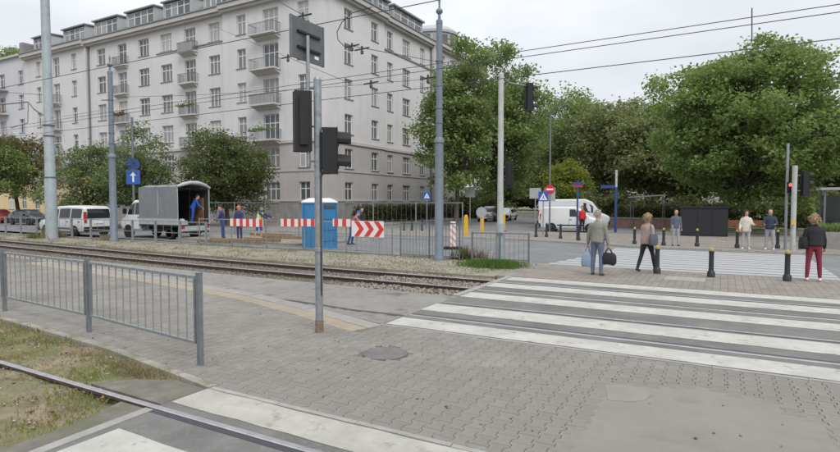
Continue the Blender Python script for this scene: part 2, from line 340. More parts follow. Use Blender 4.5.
ground = sheet('ground', [(-500, -60), (300, -60), (300, 700), (-500, 700)], -.4, -.18, 'park_ground')
KE = [(-5.02, 4.2), (-7.67, 4.62), (-11.4, 4.9), (-22, 5.5), (-40, 6.6)]      # platform edge on the grass side
YE = [(-5.2, 7.3), (-7.2, 7.98), (-9.3, 8.55), (-13.9, 9.24), (-21, 9.93), (-40, 11.2)]   # yellow tactile line
def lerp_line(line, x):
    xs = [p[0] for p in line][::-1]; ys = [p[1] for p in line][::-1]; return np.interp(x, xs, ys)
road = sheet('road', [(-150, 18.35), (60, 18.35), (60, 27.3), (-3, 27.3), (-10, 29.6), (-150, 29.6)], -.3, -.06, 'road_asphalt')
side_street = sheet('side_street', [(-27, 36.2), (-12, 36.2), (-12, 37.6), (14, 37.6), (14, 47), (-12, 47), (-12, 190), (-27, 190)], -.3, -.05, 'road_asphalt')
far_pave = sheet('far_pavement', [(-150, 29.6), (-10, 29.6), (-3, 27.3), (60, 27.3), (60, 37.6), (-12, 37.6), (-12, 36.2), (-27, 36.2), (-27, 75), (-33, 75), (-33, 42), (-150, 42)], -.3, .03, 'sidewalk')
crossing = sheet('tram_crossing', [(-5.1, 7.86), (40, 7.86), (40, 14.62), (-5.1, 14.62)], -.3, 0, 'asphalt')
near_crossing = sheet('near_crossing', [(-5.05, -6), (40, -6), (40, 4.13), (-5.05, 4.13)], -.3, 0, 'asphalt')
refuge = sheet('refuge_pavement', [(-5.6, 14.63), (40, 14.63), (40, 18.2), (-5.9, 18.2)], -.3, 0, 'refuge_pavers')
strip = sheet('verge', [(-5.64, 14.63), (-5.94, 18.2), (-150, 18.2), (-150, 25), (-60, 17.6), (-34, 15.7), (-20, 14.75), (-12, 14.45), (-5.64, 14.45)], -.3, -.01, 'dry_ground')
apron = sheet('asphalt_apron', [(-5.11, 7.87)]+[(x, y+.52) for x, y in YE[1:]]+[(-40, 12.2), (-20, 11.35), (-12, 11.1), (-5.11, 11.0)], -.3, -.012, 'asphalt_patch')
bed = sheet('track_bed', [(-5.11, 11.01), (-12, 11.11), (-20, 11.36), (-34, 12.2), (-60, 14.2), (-150, 21), (-150, 24.9), (-60, 17.5), (-34, 15.68), (-20, 14.74), (-12, 14.44), (-5.11, 14.44)], -.3, -.09, 'ballast')
# kerbs
def kerb(path, w=.15, h=.1, top=.0, name='kerb', parent=None, seg=1.0):
    """row of kerbstones laid end to end, each a stone of its own"""
    P2 = [Vector(p) for p in path]; out = []
    for a, b in zip(P2, P2[1:]):
        L_ = (b-a).length; n = max(1, round(L_/seg)); d = (b-a)/n; ang = math.atan2(d.y, d.x)
        key = round(d.length, 3); me = MB().box((0, 0, 0), (d.length-.008, w, .26)).mesh('kerbstone', 'kerbstone')
        for i in range(n):
            c = a+d*(i+.5); o = link('kerbstone', me, parent, (c.x, c.y, top-.13+random.uniform(-.004, .004)), ang+random.uniform(-.004, .004)); out.append(o)
    return out
kerb([(14, 18.275), (-5.9, 18.275)], top=-.005, parent=refuge)
kerb([(-5.93, 18.275), (-46, 18.275)], top=.05, parent=strip)
kerb([(20, 27.23), (-3, 27.23), (-10, 29.53), (-60, 29.53)], top=.035, parent=far_pave)
kerb([(-5.2, 11.02), (-5.2, 14.6)], w=.17, top=.012, parent=bed, seg=.75)
kerb(KE[:4], w=.08, top=.012, parent=None) if False else None
# painted crossings
def stripe(x0, x1, y0, y1, z, parent, m='paint', name='crosswalk_stripe'):
    n = 40; pts = []
    for i in range(n+1): pts.append((x0+(x1-x0)*i/n, y0+random.uniform(-.012, .012)))
    for i in range(n, -1, -1): pts.append((x0+(x1-x0)*i/n, y1+random.uniform(-.012, .012)))
    mb = MB()
    for i in range(n):
        a, b = pts[i], pts[i+1]; c, d = pts[2*n-i], pts[2*n+1-i]
        mb.quad((a[0], a[1], z), (b[0], b[1], z), (c[0], c[1], z), (d[0], d[1], z))
    return mb.build(name, m, parent)
for y0, y1 in ((7.88, 8.46), (9.24, 9.95), (10.95, 11.6), (12.62, 13.27), (13.92, 14.52)): stripe(-5.08+random.uniform(-.05, .05), 12, y0, y1, .004, crossing)
stripe(-5.02, 8, 3.66, 4.12, .004, near_crossing, 'paint_old'); stripe(-4.85, 8, 2.2, 2.98, .004, near_crossing, 'paint')
for i in range(11): y = 18.52+i*.76; stripe(-5.3+.14*min(i, 7), 2.95, y, y+.6, -.056, road, 'zebra_far')
# platform pavers (interlocking double-T stones)
platform = sheet('platform', [(20, 4.14), (20, 7.85), (-5.11, 7.85)]+[(x, y+.51) for x, y in YE[1:]]+[(x, y) for x, y in KE[::-1]]+[(-5.02, 4.14)], -.3, -.014, 'joint_sand')
patch_px = [(566, 455), (588, 424), (606, 404), (603, 383), (640, 387), (700, 388), (740, 396), (773, 404.5), (807, 419), (840, 440), (870, 462), (870, 500), (560, 500)]
PATCH = [G(*p) for p in patch_px]
PATCH_R = []; pc_ = (sum(p[0] for p in PATCH)/len(PATCH), sum(p[1] for p in PATCH)/len(PATCH))
big_ = [(p[0]+(p[0]-pc_[0])/math.hypot(p[0]-pc_[0], p[1]-pc_[1])*.11, p[1]+(p[1]-pc_[1])/math.hypot(p[0]-pc_[0], p[1]-pc_[1])*.11) for p in PATCH]
for a, b in zip(big_, big_[1:]+big_[:1]):          # ragged outline
    for i in range(9): PATCH_R.append((a[0]+(b[0]-a[0])*i/9+random.uniform(-.012, .012)+.0, a[1]+(b[1]-a[1])*i/9+random.uniform(-.02, .03)))
LP, CP = .2, .165
def paver_mesh():
    hl = LP/2-.0025; e = CP/2+.017-.0025; w = CP/2-.017-.0025
    half = [(e, -hl), (e, -.065), (w, -.037), (w, .037), (e, .065), (e, hl)]
    ring = half+[(-x, -y) for x, y in half]; mb = MB(); n = 12
    v = [(x, y, -.03) for x, y in ring]+[(x, y, -.005) for x, y in ring]+[(x*.955, y*.96, 0) for x, y in ring]
    f = [(r*n+k, r*n+(k+1) % n, (r+1)*n+(k+1) % n, (r+1)*n+k) for r in (0, 1) for k in range(n)]+[tuple(2*n+k for k in range(n))]
    return mb.add(v, f)
pm = paver_mesh(); pme = pm.mesh('paver', 'paver')
cand = []
for i in range(-140, 60):
    for j in range(-2, 40):
        x = i*CP; y = 4.3+j*LP+(LP/2 if i % 2 else 0)
        cand.append((x, y))
cand = np.array(cand); X_, Y_ = cand[:, 0], cand[:, 1]
lo = np.where(X_ > -5.0, 4.14, lerp_line(KE, X_))+.11; hi = np.where(X_ > -5.05, 7.75, lerp_line(YE, X_)-.25)
near_patch = inside(X_, Y_, [(Vector(p).x, Vector(p).y) for p in PATCH])
hole_c = G(385, 353)
lo -= .11; hi += .1
edge = ((Y_ > lo-.1) & (Y_ < lo+.11) | (Y_ < hi+.1) & (Y_ > hi-.1)) & ~near_patch; edge_st = np.stack([X_, Y_, lo, hi], 1)[edge]
keep = (Y_ > lo+.11) & (Y_ < hi-.1) & ~near_patch & (np.hypot(X_-hole_c[0], Y_-hole_c[1]) > .33)
cand = cand[keep]
c_, s_ = math.cos(YAW), math.sin(YAW); dep = -s_*cand[:, 0]+c_*cand[:, 1]; lat = (c_*cand[:, 0]+s_*cand[:, 1])/np.maximum(dep, .1)
inview = (np.abs(lat) < .79) & (dep > 1.5) & (CAMH/np.maximum(dep, .1) < .48)
cand = cand[np.argsort(np.where(inview, dep, 1e6+dep))]
for x, y in cand[:300]:
    o = link('paver', pme, platform, (x, y, random.uniform(-.0025, .0015))); o.rotation_euler = (random.uniform(-.006, .006), random.uniform(-.006, .006), random.uniform(-.008, .008))
rest = MB(); n_ = len(pm.v); V = np.array(pm.v)
for x, y in cand[300:]: rest.add(V+np.array((x+random.uniform(-.002, .002), y, random.uniform(-.003, .0015))), pm.f)
def clipy(poly, y0, sgn):
    out = []
    for a, b in zip(poly, poly[1:]+poly[:1]):
        ia, ib = (a[1]-y0)*sgn > 0, (b[1]-y0)*sgn > 0
        if ia: out.append(a)
        if ia != ib: t = (y0-a[1])/(b[1]-a[1]); out.append((a[0]+(b[0]-a[0])*t, y0))
    return out
ring0 = [(v[0], v[1]) for v in pm.v[:12]]
for x, y, l_, h_ in edge_st:
    q = clipy(clipy([(x+a, y+b) for a, b in ring0], l_+.006, 1), h_-.006, -1)
    if len(q) > 2: rest.prism(q, -.03, random.uniform(-.004, 0))
tag(rest.build('paver', 'paver', platform), kind='stuff')
mat('tar', (.07, .067, .062), .85, var=.2, scale=10)
tar_px = [(262, 296.5), (300, 301.5), (330, 306), (352, 309.5), (385, 313), (425, 318.5)]
tp_ = [G(*p) for p in tar_px]; mbt = MB()
for (xa, ya), (xb, yb_) in zip(tp_, tp_[1:]):
    for i in range(6):
        u, v = i/6, (i+1)/6; w0 = .05+.03*math.sin(i*2.1); mbt.quad((xa+(xb-xa)*u, ya+(yb_-ya)*u-w0, -.0075), (xa+(xb-xa)*v, ya+(yb_-ya)*v-w0, -.0075), (xa+(xb-xa)*v, ya+(yb_-ya)*v+.06, -.0075), (xa+(xb-xa)*u, ya+(yb_-ya)*u+.06, -.0075))
mbt.build('tar_seam', 'tar', apron)
# edge slabs and tactile line along the platform edge
def row_along(line, off0, off1, seg, m, name, parent, top=0.0):
    P2 = [Vector(p) for p in line]
    for a, b in zip(P2, P2[1:]):
        d = b-a; n = max(1, round(d.length/seg)); u = d/n; nrm = Vector((d.y, -d.x)).normalized()
        if nrm.y < 0: nrm = -nrm
        me = MB().box((0, 0, 0), (u.length-.008, off1-off0-.006, .06)).mesh(name, m)
        for i in range(n):
            c = a+u*(i+.5)+nrm*(off0+off1)/2
            link(name, me, parent, (c.x, c.y, top-.03+random.uniform(-.003, .002)), math.atan2(u.y, u.x))
row_along(YE[:5], -.19, .17, .35, 'tactile', 'tactile_slab', platform)
row_along(YE[:5], .18, .5, .5, 'slab', 'edge_slab', platform)
row_along(KE[:4], -.06, .06, .95, 'kerb_dirty', 'kerbstone', platform, top=.012)
row_along([(8, 4.165), (-5.0, 4.165)], -.03, .04, 1.0, 'kerbstone', 'kerbstone', platform, top=.006)
row_along([(12, 7.8), (-5.1, 7.8)], -.035, .035, 1.0, 'kerbstone', 'kerbstone', platform, top=.006)
MB().prism(PATCH_R, -.03, -.0035).build('blur_patch', 'patch_smooth', platform)  # smooth slab in place of a blurred stretch of paving
MB().prism([G(*p) for p in ((605, 384.5), (622, 385), (646, 388.5), (652, 394), (645, 400), (630, 401.5), (608, 400))], -.02, .001).build('concrete_cover', 'concrete_light', platform)
mb = MB(); mb.lathe([(.315, -.03), (.315, .003), (.28, .004), (.275, -.002), (.27, .002), (0.0, .003)], 28)
o = mb.build('manhole_cover', 'asphalt', platform, loc=(hole_c[0], hole_c[1], 0))
x, y = G(685, 279); MB().box((x, y, -.01), (1.0, .8, .03)).build('concrete_cover', 'concrete', refuge)
# rails
prof = [(-.036, -.02), (-.036, .012), (-.026, .02), (.026, .02), (.036, .012), (.036, -.02), (.012, -.035), (.012, -.12), (-.012, -.12), (-.012, -.035)]
def rail(path, parent):
    o = sweep(prof, path).build('rail', ['rail_rust', 'rail_head'], parent)
    for i, p in enumerate(o.data.polygons):
        if i < (len(path)-1)*10 and i % 10 in (1, 2, 3): p.material_index = 1
    return o
def track(label, offs, path, name='tram_track'):
    t = thing(name, label, 'tram track')
    for d in offs: rail([(x, y+d, z) for x, y, z in path], t)
    return t
TA = [(-150, 23.3, .02), (-60, 15.85, .02), (-34, 13.95, .02), (-27, 13.5, .02), (-20, 13.05, .02), (-16, 12.85, .02), (-12, 12.75, .02), (-8, 12.73, .02), (-5.25, 12.73, .015), (-5.0, 12.73, -.013), (40, 12.73, -.013)]
track('far tram track with rusty rails laid in gravel beside the fenced works', (-.717, .717), TA)
track('tram rails flush in the asphalt under the striped crossing', (-.717, .717), [(-5.05, 9.45, -.014), (40, 9.45, -.014)])
track('near tram track running through moss and the asphalt beside the railing', (-.717, .717), [(-60, 3.1, -.006), (-14, 2.84, -.006), (-8.3, 2.79, -.006), (-5.3, 2.775, -.006), (40, 2.775, -.008)])
for y, pr in ((13.447, crossing), (12.013, crossing), (10.167, crossing), (8.733, crossing), (3.492, near_crossing), (2.058, near_crossing)):
    d = -.075 if y in (13.447, 10.167, 3.492) else .075
    MB().prism([(-5.04, y+d-.034), (12, y+d-.034), (12, y+d+.034), (-5.04, y+d+.034)], -.02, .0035).build('flangeway', 'cable', pr)
# mossy track bed in the foreground
nx, ny = 90, 46; xs = np.linspace(-30, -5.05, nx); mb = MB(); vv = []
for i, x in enumerate(xs):
    top = float(lerp_line(KE, x))-.04
    for j in range(ny):
        y = -3+(top+3)*j/(ny-1); edge = min(1, (top-y)/.15, (-5.05-x)/.25+.15)
        h = .02*math.sin(x*2.1+y*1.3)+.015*math.sin(x*5.3-y*4.1)+random.uniform(-.012, .012)
        rl = min(abs(y-3.5), abs(y-2.07)); h -= .03*max(0, 1-rl/.12)
        vv.append((x, y, -.045+h*max(edge, 0)))
moss = structure(mb.add(vv, [(i*ny+j, (i+1)*ny+j, (i+1)*ny+j+1, i*ny+j+1) for i in range(nx-1) for j in range(ny-1)]).build('mossy_track_bed', 'soil', smooth=60))
wedge = MB().prism([(-5.06, 3.58), (-6.35, 3.6), (-6.05, 3.95), (-5.6, 4.14), (-5.06, 4.12)], -.2, .0).build('asphalt_wedge', 'asphalt_dirty', moss)
MB().prism([(-5.06, 2.2), (-5.06, 3.42), (-5.5, 3.42), (-5.35, 2.9), (-5.3, 2.2)], -.2, .0).build('asphalt_wedge', 'asphalt_dirty', moss)
MB().prism([(-4.9, 1.6), (-4.98, 3.43), (-5.1, 3.43), (-5.02, 1.6)], -.1, .008).build('kerbstone', 'concrete', near_crossing)

def blades(name, pts, h, w, m, lean=.5, parent=None, label=None):
    """grass as thousands of narrow bent blades, one object"""
    pts = np.asarray(pts); n = len(pts); a = rng.uniform(0, 2*PI, n); hh = h*rng.uniform(.4, 1.3, n); ww = w*rng.uniform(.6, 1.3, n)
    s = np.stack([np.cos(a), np.sin(a), 0*a], 1)*ww[:, None]; b = rng.uniform(0, 2*PI, n); ln = rng.uniform(.1, lean*1.6, n)*hh
    d = np.stack([np.cos(b)*ln, np.sin(b)*ln, hh], 1)
    v = np.stack([pts-s, pts+s, pts+d*.55+s*.7+np.array((0, 0, 1))*(hh*.08)[:, None], pts+d*.55-s*.7+np.array((0, 0, 1))*(hh*.08)[:, None], pts+d], 1)
    V5 = v.reshape(-1, 3); k = np.arange(n)[:, None]*5
    f = np.concatenate([k+np.array([[0, 1, 2]]), k+np.array([[0, 2, 3]]), k+np.array([[3, 2, 4]])], 0)
    o = link(name, raw_mesh(name, V5, f, m, 3), parent); o['kind'] = 'stuff'
    if label: tag(o, label, 'grass')
    return o
def noise2(x, y, s, seed=0):
    r = np.random.default_rng(seed); t = 0
    for k in range(5):
        a, b, p = r.normal(0, s*1.3**k), r.normal(0, s*1.3**k), r.uniform(0, 6.28); t = t+np.sin(a*x+b*y+p)/1.15**k
    return t/3
def scatter(n, x0, x1, y0, y1, z=0):
    return np.stack([rng.uniform(x0, x1, n), rng.uniform(y0, y1, n), np.full(n, z)], 1)
g_ = scatter(110000, -19, -5.1, -.6, 5.3, -.05); top = lerp_line(KE, g_[:, 0])
k = (g_[:, 1] < top-.07) & (noise2(g_[:, 0], g_[:, 1], 2.2, 3)+rng.normal(0, .35, len(g_)) > -.05) & (np.minimum(abs(g_[:, 1]-3.5), abs(g_[:, 1]-2.07)) > .06) & ~((g_[:, 0] > -6.3) & (g_[:, 1] > 3.45)) & ~((g_[:, 0] > -5.45) & (g_[:, 1] > 2.2))
blades('grass', g_[k], .045, .0055, 'grass', .9, None, 'short moss and grass growing between the near rails')
# dry tufts along the platform edge
tp = []
for cx, cy, n, r in ((-6.25, 4.15, 330, .28), (-6.8, 4.2, 120, .25), (-7.6, 4.3, 130, .4), (-8.9, 4.45, 120, .45), (-10.4, 4.6, 160, .5), (-11.8, 4.7, 400, .35), (-12.3, 5.0, 500, .3)):
    a = rng.normal(0, r*.5, (n, 2)); tp.append(np.stack([cx+a[:, 0]*1.6, np.minimum(cy+a[:, 1]*.5, lerp_line(KE, cx+a[:, 0]*1.6)-.06), np.full(n, -.03)], 1))
blades('weeds', np.concatenate(tp), .085, .006, 'grass_dry', .8, None, 'dry weeds along the kerb under the railing')
def stones(name, pts, r0, r1, m, parent=None):
    n = len(pts); base = np.array([(1, 0, 0), (-1, 0, 0), (0, 1, 0), (0, -1, 0), (0, 0, 1), (0, 0, -1)], float)
    F8 = np.array([(0, 2, 4), (2, 1, 4), (1, 3, 4), (3, 0, 4), (2, 0, 5), (1, 2, 5), (3, 1, 5), (0, 3, 5)])
    a = rng.uniform(0, 2*PI, n); r = rng.uniform(r0, r1, n); V = base[None]*rng.uniform(.6, 1.3, (n, 6, 1))*r[:, None, None]; V[:, :, 2] *= .7
    ca, sa = np.cos(a)[:, None], np.sin(a)[:, None]; V = np.stack([V[..., 0]*ca-V[..., 1]*sa, V[..., 0]*sa+V[..., 1]*ca, V[..., 2]], 2)+np.asarray(pts)[:, None]
    o = link(name, raw_mesh(name, V.reshape(-1, 3), (np.arange(n)[:, None, None]*6+F8[None]).reshape(-1, 3), m, 3), parent); o['kind'] = 'stuff'; return o
pb = scatter(900, -16, -5.6, .2, 5, -.025); pb = pb[pb[:, 1] < lerp_line(KE, pb[:, 0])-.1]; stones('pebbles', pb, .008, .022, 'gravel', moss)
lf = scatter(260, -14, -5.6, .5, 5, -.01); lf = lf[lf[:, 1] < lerp_line(KE, lf[:, 0])-.1]
stones('fallen_leaves', lf, .015, .03, 'dead_leaf', moss)
ta_x = rng.uniform(-34, -5.3, 9000); ty = np.interp(ta_x, [p[0] for p in TA], [p[1] for p in TA])
bs = np.stack([ta_x, ty+rng.uniform(-1.55, 1.6, 9000), np.full(9000, -.085)], 1)
stones('ballast_stones', bs, .02, .05, 'gravel_dark', bed)
bs = np.stack([rng.uniform(-8.6, -5.4, 1800), rng.uniform(11.2, 14.3, 1800), np.full(1800, -.07)], 1); stones('ballast_stones', bs, .025, .06, 'gravel_mid', bed)
vs = np.stack([rng.uniform(-13, -6.2, 900), rng.uniform(14.5, 17.9, 900), np.full(900, 0)], 1); stones('verge_stones', vs[:420], .02, .05, 'gravel', strip)
pl = scatter(130, -9, 3, 4.4, 7.6, .004); stones('fallen_leaves', pl, .008, .02, 'dead_leaf', platform)
# weeds beside the far track and on the verge
w_ = scatter(36000, -48, -5.9, 14.4, 18.2, -.015); base = np.interp(w_[:, 0], [-60, -34, -20, -12, -5], [17.4, 15.6, 14.6, 14.35, 14.35])
dd = w_[:, 1]-base; k = (dd > 0) & (rng.uniform(0, 1, len(w_)) < np.exp(-dd*1.6)*.75+.3+.5*np.exp(-abs(w_[:, 1]-17.9)*4)) & (noise2(w_[:, 0], w_[:, 1], 1.3, 8)+rng.normal(0, .3, len(w_)) > 0)
blades('weeds', w_[k], .075, .008, 'grass_verge', .7, None, 'dry weeds on the verge beside the far rails')
w_ = scatter(5000, -30, -5.3, 11, 14.4, -.09); k = noise2(w_[:, 0], w_[:, 1], 1.1, 5) > .35
blades('weeds', w_[k], .1, .008, 'grass_dry', .6, None, 'sparse weeds between the far rails')
a = rng.normal(0, 1, (5200, 2)); pts = np.stack([-6.55+a[:, 0]*.42, 16.75+a[:, 1]*.32, np.full(5200, -.02)], 1)
blades('grass_clump', pts, .2, .009, 'grass_green', .6, None, 'bright green grass clump at the foot of the pale signal post')
for (cx, cy), n, h in ((G(52, 237), 420, .5), (G(60, 237), 260, .4), (G(108, 240), 160, .35), (G(470, 259), 200, .5), (G(482, 258), 160, .4), (G(36, 238), 200, .35)):
    a = rng.normal(0, .35, (n, 2)); blades('weeds', np.stack([cx+a[:, 0], np.minimum(cy+a[:, 1]*.5, 18.1), np.full(n, -.02)], 1), h, .014, 'grass_dry', .5, strip)

# ------------------------------------------------------------------ apartment buildings
WIN = {}
def window_meshes(w, h, n, key=''):
    k = (round(w, 2), round(h, 2), n, key)
    if k in WIN: return WIN[k]
    fr = MB(); t = .075; d = .07          # frame in local x (width), z (height), front towards -y
    fr.bb(-w/2, -w/2+t, 0, d, 0, h); fr.bb(w/2-t, w/2, 0, d, 0, h); fr.bb(-w/2+t, w/2-t, 0, d, 0, t); fr.bb(-w/2+t, w/2-t, 0, d, h-t, h)
    zt = h*.66
    fr.bb(-w/2+t, w/2-t, .004, d-.004, zt-.045, zt+.045)
    for i in range(1, n):
        x = -w/2+w*i/n; fr.bb(x-.05, x+.05, .008, d-.008, t, zt-.045); fr.bb(x-.04, x+.04, .008, d-.008, zt+.045, h-t)
    pn = MB().bb(-w/2+t*.5, w/2-t*.5, .035, .05, t*.5, h-t*.5)
    sl_ = MB().bb(-w/2-.1, w/2+.1, -.28, .02, -.07, -.005)
    WIN[k] = (fr.mesh('window', 'window_white'), pn.mesh('pane', 'dormer_pane' if key else 'pane'), sl_.mesh('sill', 'trim_dark')); return WIN[k]
def add_window(b, x, y, z, w, h, n, rz=0, key='', sill=True, depth=.17):
    """x, y, z: middle of the sill on the wall face; rz turns the outward normal from -Y"""
    fr, pn, sl_ = window_meshes(w, h, n, key); c, s = math.cos(rz), math.sin(rz)
    o = link('window', fr, b, (x-s*depth, y+c*depth, z), rz); link('pane', pn, o)
    if sill: link('sill', sl_, o, (0, -depth+.19, 0))
    return o
def wall_panel(mb, axis, fixed, a0, a1, z0, z1, ops, zs, rev=.26, out=1):
    """wall in a vertical plane with real openings; axis 'x' -> plane y=fixed facing -Y, 'y' -> plane x=fixed facing +X"""
    A = sorted({a0, a1, *[v for o in ops for v in (o[0], o[1])]}); Z = sorted({z0, z1, *[z for z, m in zs if z0 < z < z1], *[v for o in ops for v in (o[2], o[3])]})
    def P(a, z, dp=0): return (a, fixed+dp, z) if axis == 'x' else (fixed-dp, a, z)
    for i in range(len(A)-1):
        for j in range(len(Z)-1):
            ca, cz = (A[i]+A[i+1])/2, (Z[j]+Z[j+1])/2
            if any(o[0] < ca < o[1] and o[2] < cz < o[3] for o in ops): continue
            mi = [m for z, m in zs if cz > z][-1]
            mb.quad(P(A[i], Z[j]), P(A[i+1], Z[j]), P(A[i+1], Z[j+1]), P(A[i], Z[j+1]), mi)
    for o in ops:
        mi = [m for z, m in zs if (o[2]+o[3])/2 > z][-1]
        mb.quad(P(o[0], o[2]), P(o[0], o[3]), P(o[0], o[3], rev), P(o[0], o[2], rev), mi); mb.quad(P(o[1], o[3]), P(o[1], o[2]), P(o[1], o[2], rev), P(o[1], o[3], rev), mi)
        mb.quad(P(o[0], o[3]), P(o[1], o[3]), P(o[1], o[3], rev), P(o[0], o[3], rev), mi); mb.quad(P(o[1], o[2]), P(o[0], o[2]), P(o[0], o[2], rev), P(o[1], o[2], rev), mi)
        mb.quad(P(o[0], o[2], rev), P(o[0], o[3], rev), P(o[1], o[3], rev), P(o[1], o[2], rev), mi)
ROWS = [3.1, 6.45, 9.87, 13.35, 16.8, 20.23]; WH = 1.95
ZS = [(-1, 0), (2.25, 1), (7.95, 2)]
apt = thing('apartment_building', 'six-storey pale grey apartment block with roof dormers behind the roadworks', 'building')
CORNER = -32.85
fronts = [(-85.6, -71.0, 40.6, [(-82.1, 1.1, 2, 0), (-77.7, 1.5, 2, 1), (-73.6, 1.1, 2, 0)]),
          (-71.0, -46.2, 41.0, [(-68.3, 1.7, 2, 0), (-64.0, 1.7, 2, 1), (-59.86, 1.9, 3, 0), (-55.8, 1.95, 3, 0), (-51.75, 1.8, 3, 1), (-47.9, 1.7, 3, 0)]),
          (-46.2, CORNER, 40.65, [(-43.5, 1.25, 2, 0), (-39.45, 2.05, 3, 2), (-35.25, 1.35, 2, 0)])]
wallmb = MB(); wins = []
for x0, x1, yf, cols in fronts:
    ops = []
    for cx, w, n, bal in cols:
        for ri, rz_ in enumerate(ROWS):
            zb, zt = rz_-WH/2, rz_+WH/2
            if bal and ri >= 2: zb -= .62
            ops.append((cx-w/2, cx+w/2, zb, zt)); wins.append((cx, yf, zb, w, zt-zb, n, 0, bal, ri))
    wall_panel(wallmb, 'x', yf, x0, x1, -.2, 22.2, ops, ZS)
# return faces at the steps between wall sections
for xs_, ya, yb in ((-85.6, 40.6, 52), (-71.0, 40.6, 41.0), (-46.2, 40.65, 41.0)):
    for (za, m), zb in zip(ZS, (2.25, 7.95, 22.2)): wallmb.quad((xs_, ya, max(za, -.2)), (xs_, yb, max(za, -.2)), (xs_, yb, zb), (xs_, ya, zb), m)
rights = [(40.65, 51.2, CORNER, [(44.6, 1.35, 2), (49.3, 1.3, 2)]), (51.2, 62.5, CORNER-.25, [(52.75, 1.15, 2), (56.4, 1.75, 3), (60.35, 1.2, 2)]), (62.5, 72, CORNER+.45, [(64.6, 1.3, 2), (67.6, 1.3, 2), (70.4, 1.2, 2)])]
for y0, y1, xf, cols in rights:
    ops = []
    for cy, w, n in cols:
        for ri, rz_ in enumerate(ROWS):
            zb, zt = rz_-WH/2, rz_+WH/2; ops.append((cy-w/2, cy+w/2, zb, zt)); wins.append((xf, cy, zb, w, WH, n, PI/2, 0, ri))
    wall_panel(wallmb, 'y', xf, y0, y1, -.2, 22.2, ops, ZS)
for ys_, xa, xb in ((51.2, CORNER-.25, CORNER), (62.5, CORNER-.25, CORNER+.45), (72, CORNER-12, CORNER+.45)):
    for (za, m), zb in zip(ZS, (2.25, 7.95, 22.2)): wallmb.quad((xa, ys_, max(za, -.2)), (xb, ys_, max(za, -.2)), (xb, ys_, zb), (xa, ys_, zb), m)
wallmb.quad((-85.6, 52, -.2), (-45, 52, -.2), (-45, 52, 22.2), (-85.6, 52, 22.2), 2); wallmb.quad((-45, 52, -.2), (-45, 72, -.2), (-45, 72, 22.2), (-45, 52, 22.2), 2)
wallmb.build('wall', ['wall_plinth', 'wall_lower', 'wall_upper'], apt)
for x, y, z, w, h, n, rz, bal, ri in wins: add_window(apt, x, y, z, w, h, n, rz, '', not (bal and ri >= 2))
# bands and cornice
def band(x0, x1, y, z, h, d, m, name='string_course'):
    MB().bb(x0, x1, y-d, y+.05, z, z+h).build(name, m, apt)
def bandy(y0, y1, x, z, h, d, m, name='string_course'):
    MB().bb(x-.05, x+d, y0, y1, z, z+h).build(name, m, apt)
e_ = 0
for x0, x1, yf, cols in fronts:
    e_ += .003
    band(x0+.01, x1-(.012 if x1 != CORNER else -.14), yf, 7.85+e_, .28, .14, 'trim'); band(x0+.01, x1-(.012 if x1 != CORNER else -.08), yf, 5.05+e_, .12, .07, 'wall_lower'); band(x0+.01, x1-(.012 if x1 != CORNER else -.1), yf, 2.15+e_, .2, .1, 'trim')
    xe = x1 if x1 != CORNER else x1+.75
    MB().bb(x0+.01-e_, xe+e_, yf-.45, yf+.1, 21.75+e_, 22.0).bb(x0+e_, xe+.01+e_, yf-.7, yf+.1, 22.003+e_, 22.45+e_).build('cornice', 'trim', apt)
    MB().bb(x0+.01, xe+.02, yf-.8, yf+.2, 22.46+e_*2, 22.6+e_).build('gutter', 'roof_metal', apt)
for y0, y1, xf, cols in rights:
    e_ += .003; yy = y0-(.1 if y0 == 40.65 else -.01)
    bandy(yy, y1-.01, xf, 7.852+e_, .28, .14, 'trim'); bandy(yy+.05, y1-.01, xf, 5.052+e_, .12, .07, 'wall_lower'); bandy(yy+.02, y1-.01, xf, 2.152+e_, .2, .1, 'trim')
    MB().bb(xf-.1, xf+.45, yy, y1+e_, 21.752+e_, 22.0).bb(xf-.1, xf+.7, yy, y1+.01+e_, 22.005+e_, 22.452+e_).build('cornice', 'trim', apt)
    MB().bb(xf-.2, xf+.8, yy-.01, y1+.02, 22.462+e_*2, 22.61+e_).build('gutter', 'roof_metal', apt)
band(-57.5, -46.3, 41, 19.06, .1, .1, 'trim_dark', 'sill_course'); bandy(51.3, 62.4, CORNER-.25, 18.95, .14, .12, 'trim_dark', 'sill_course')
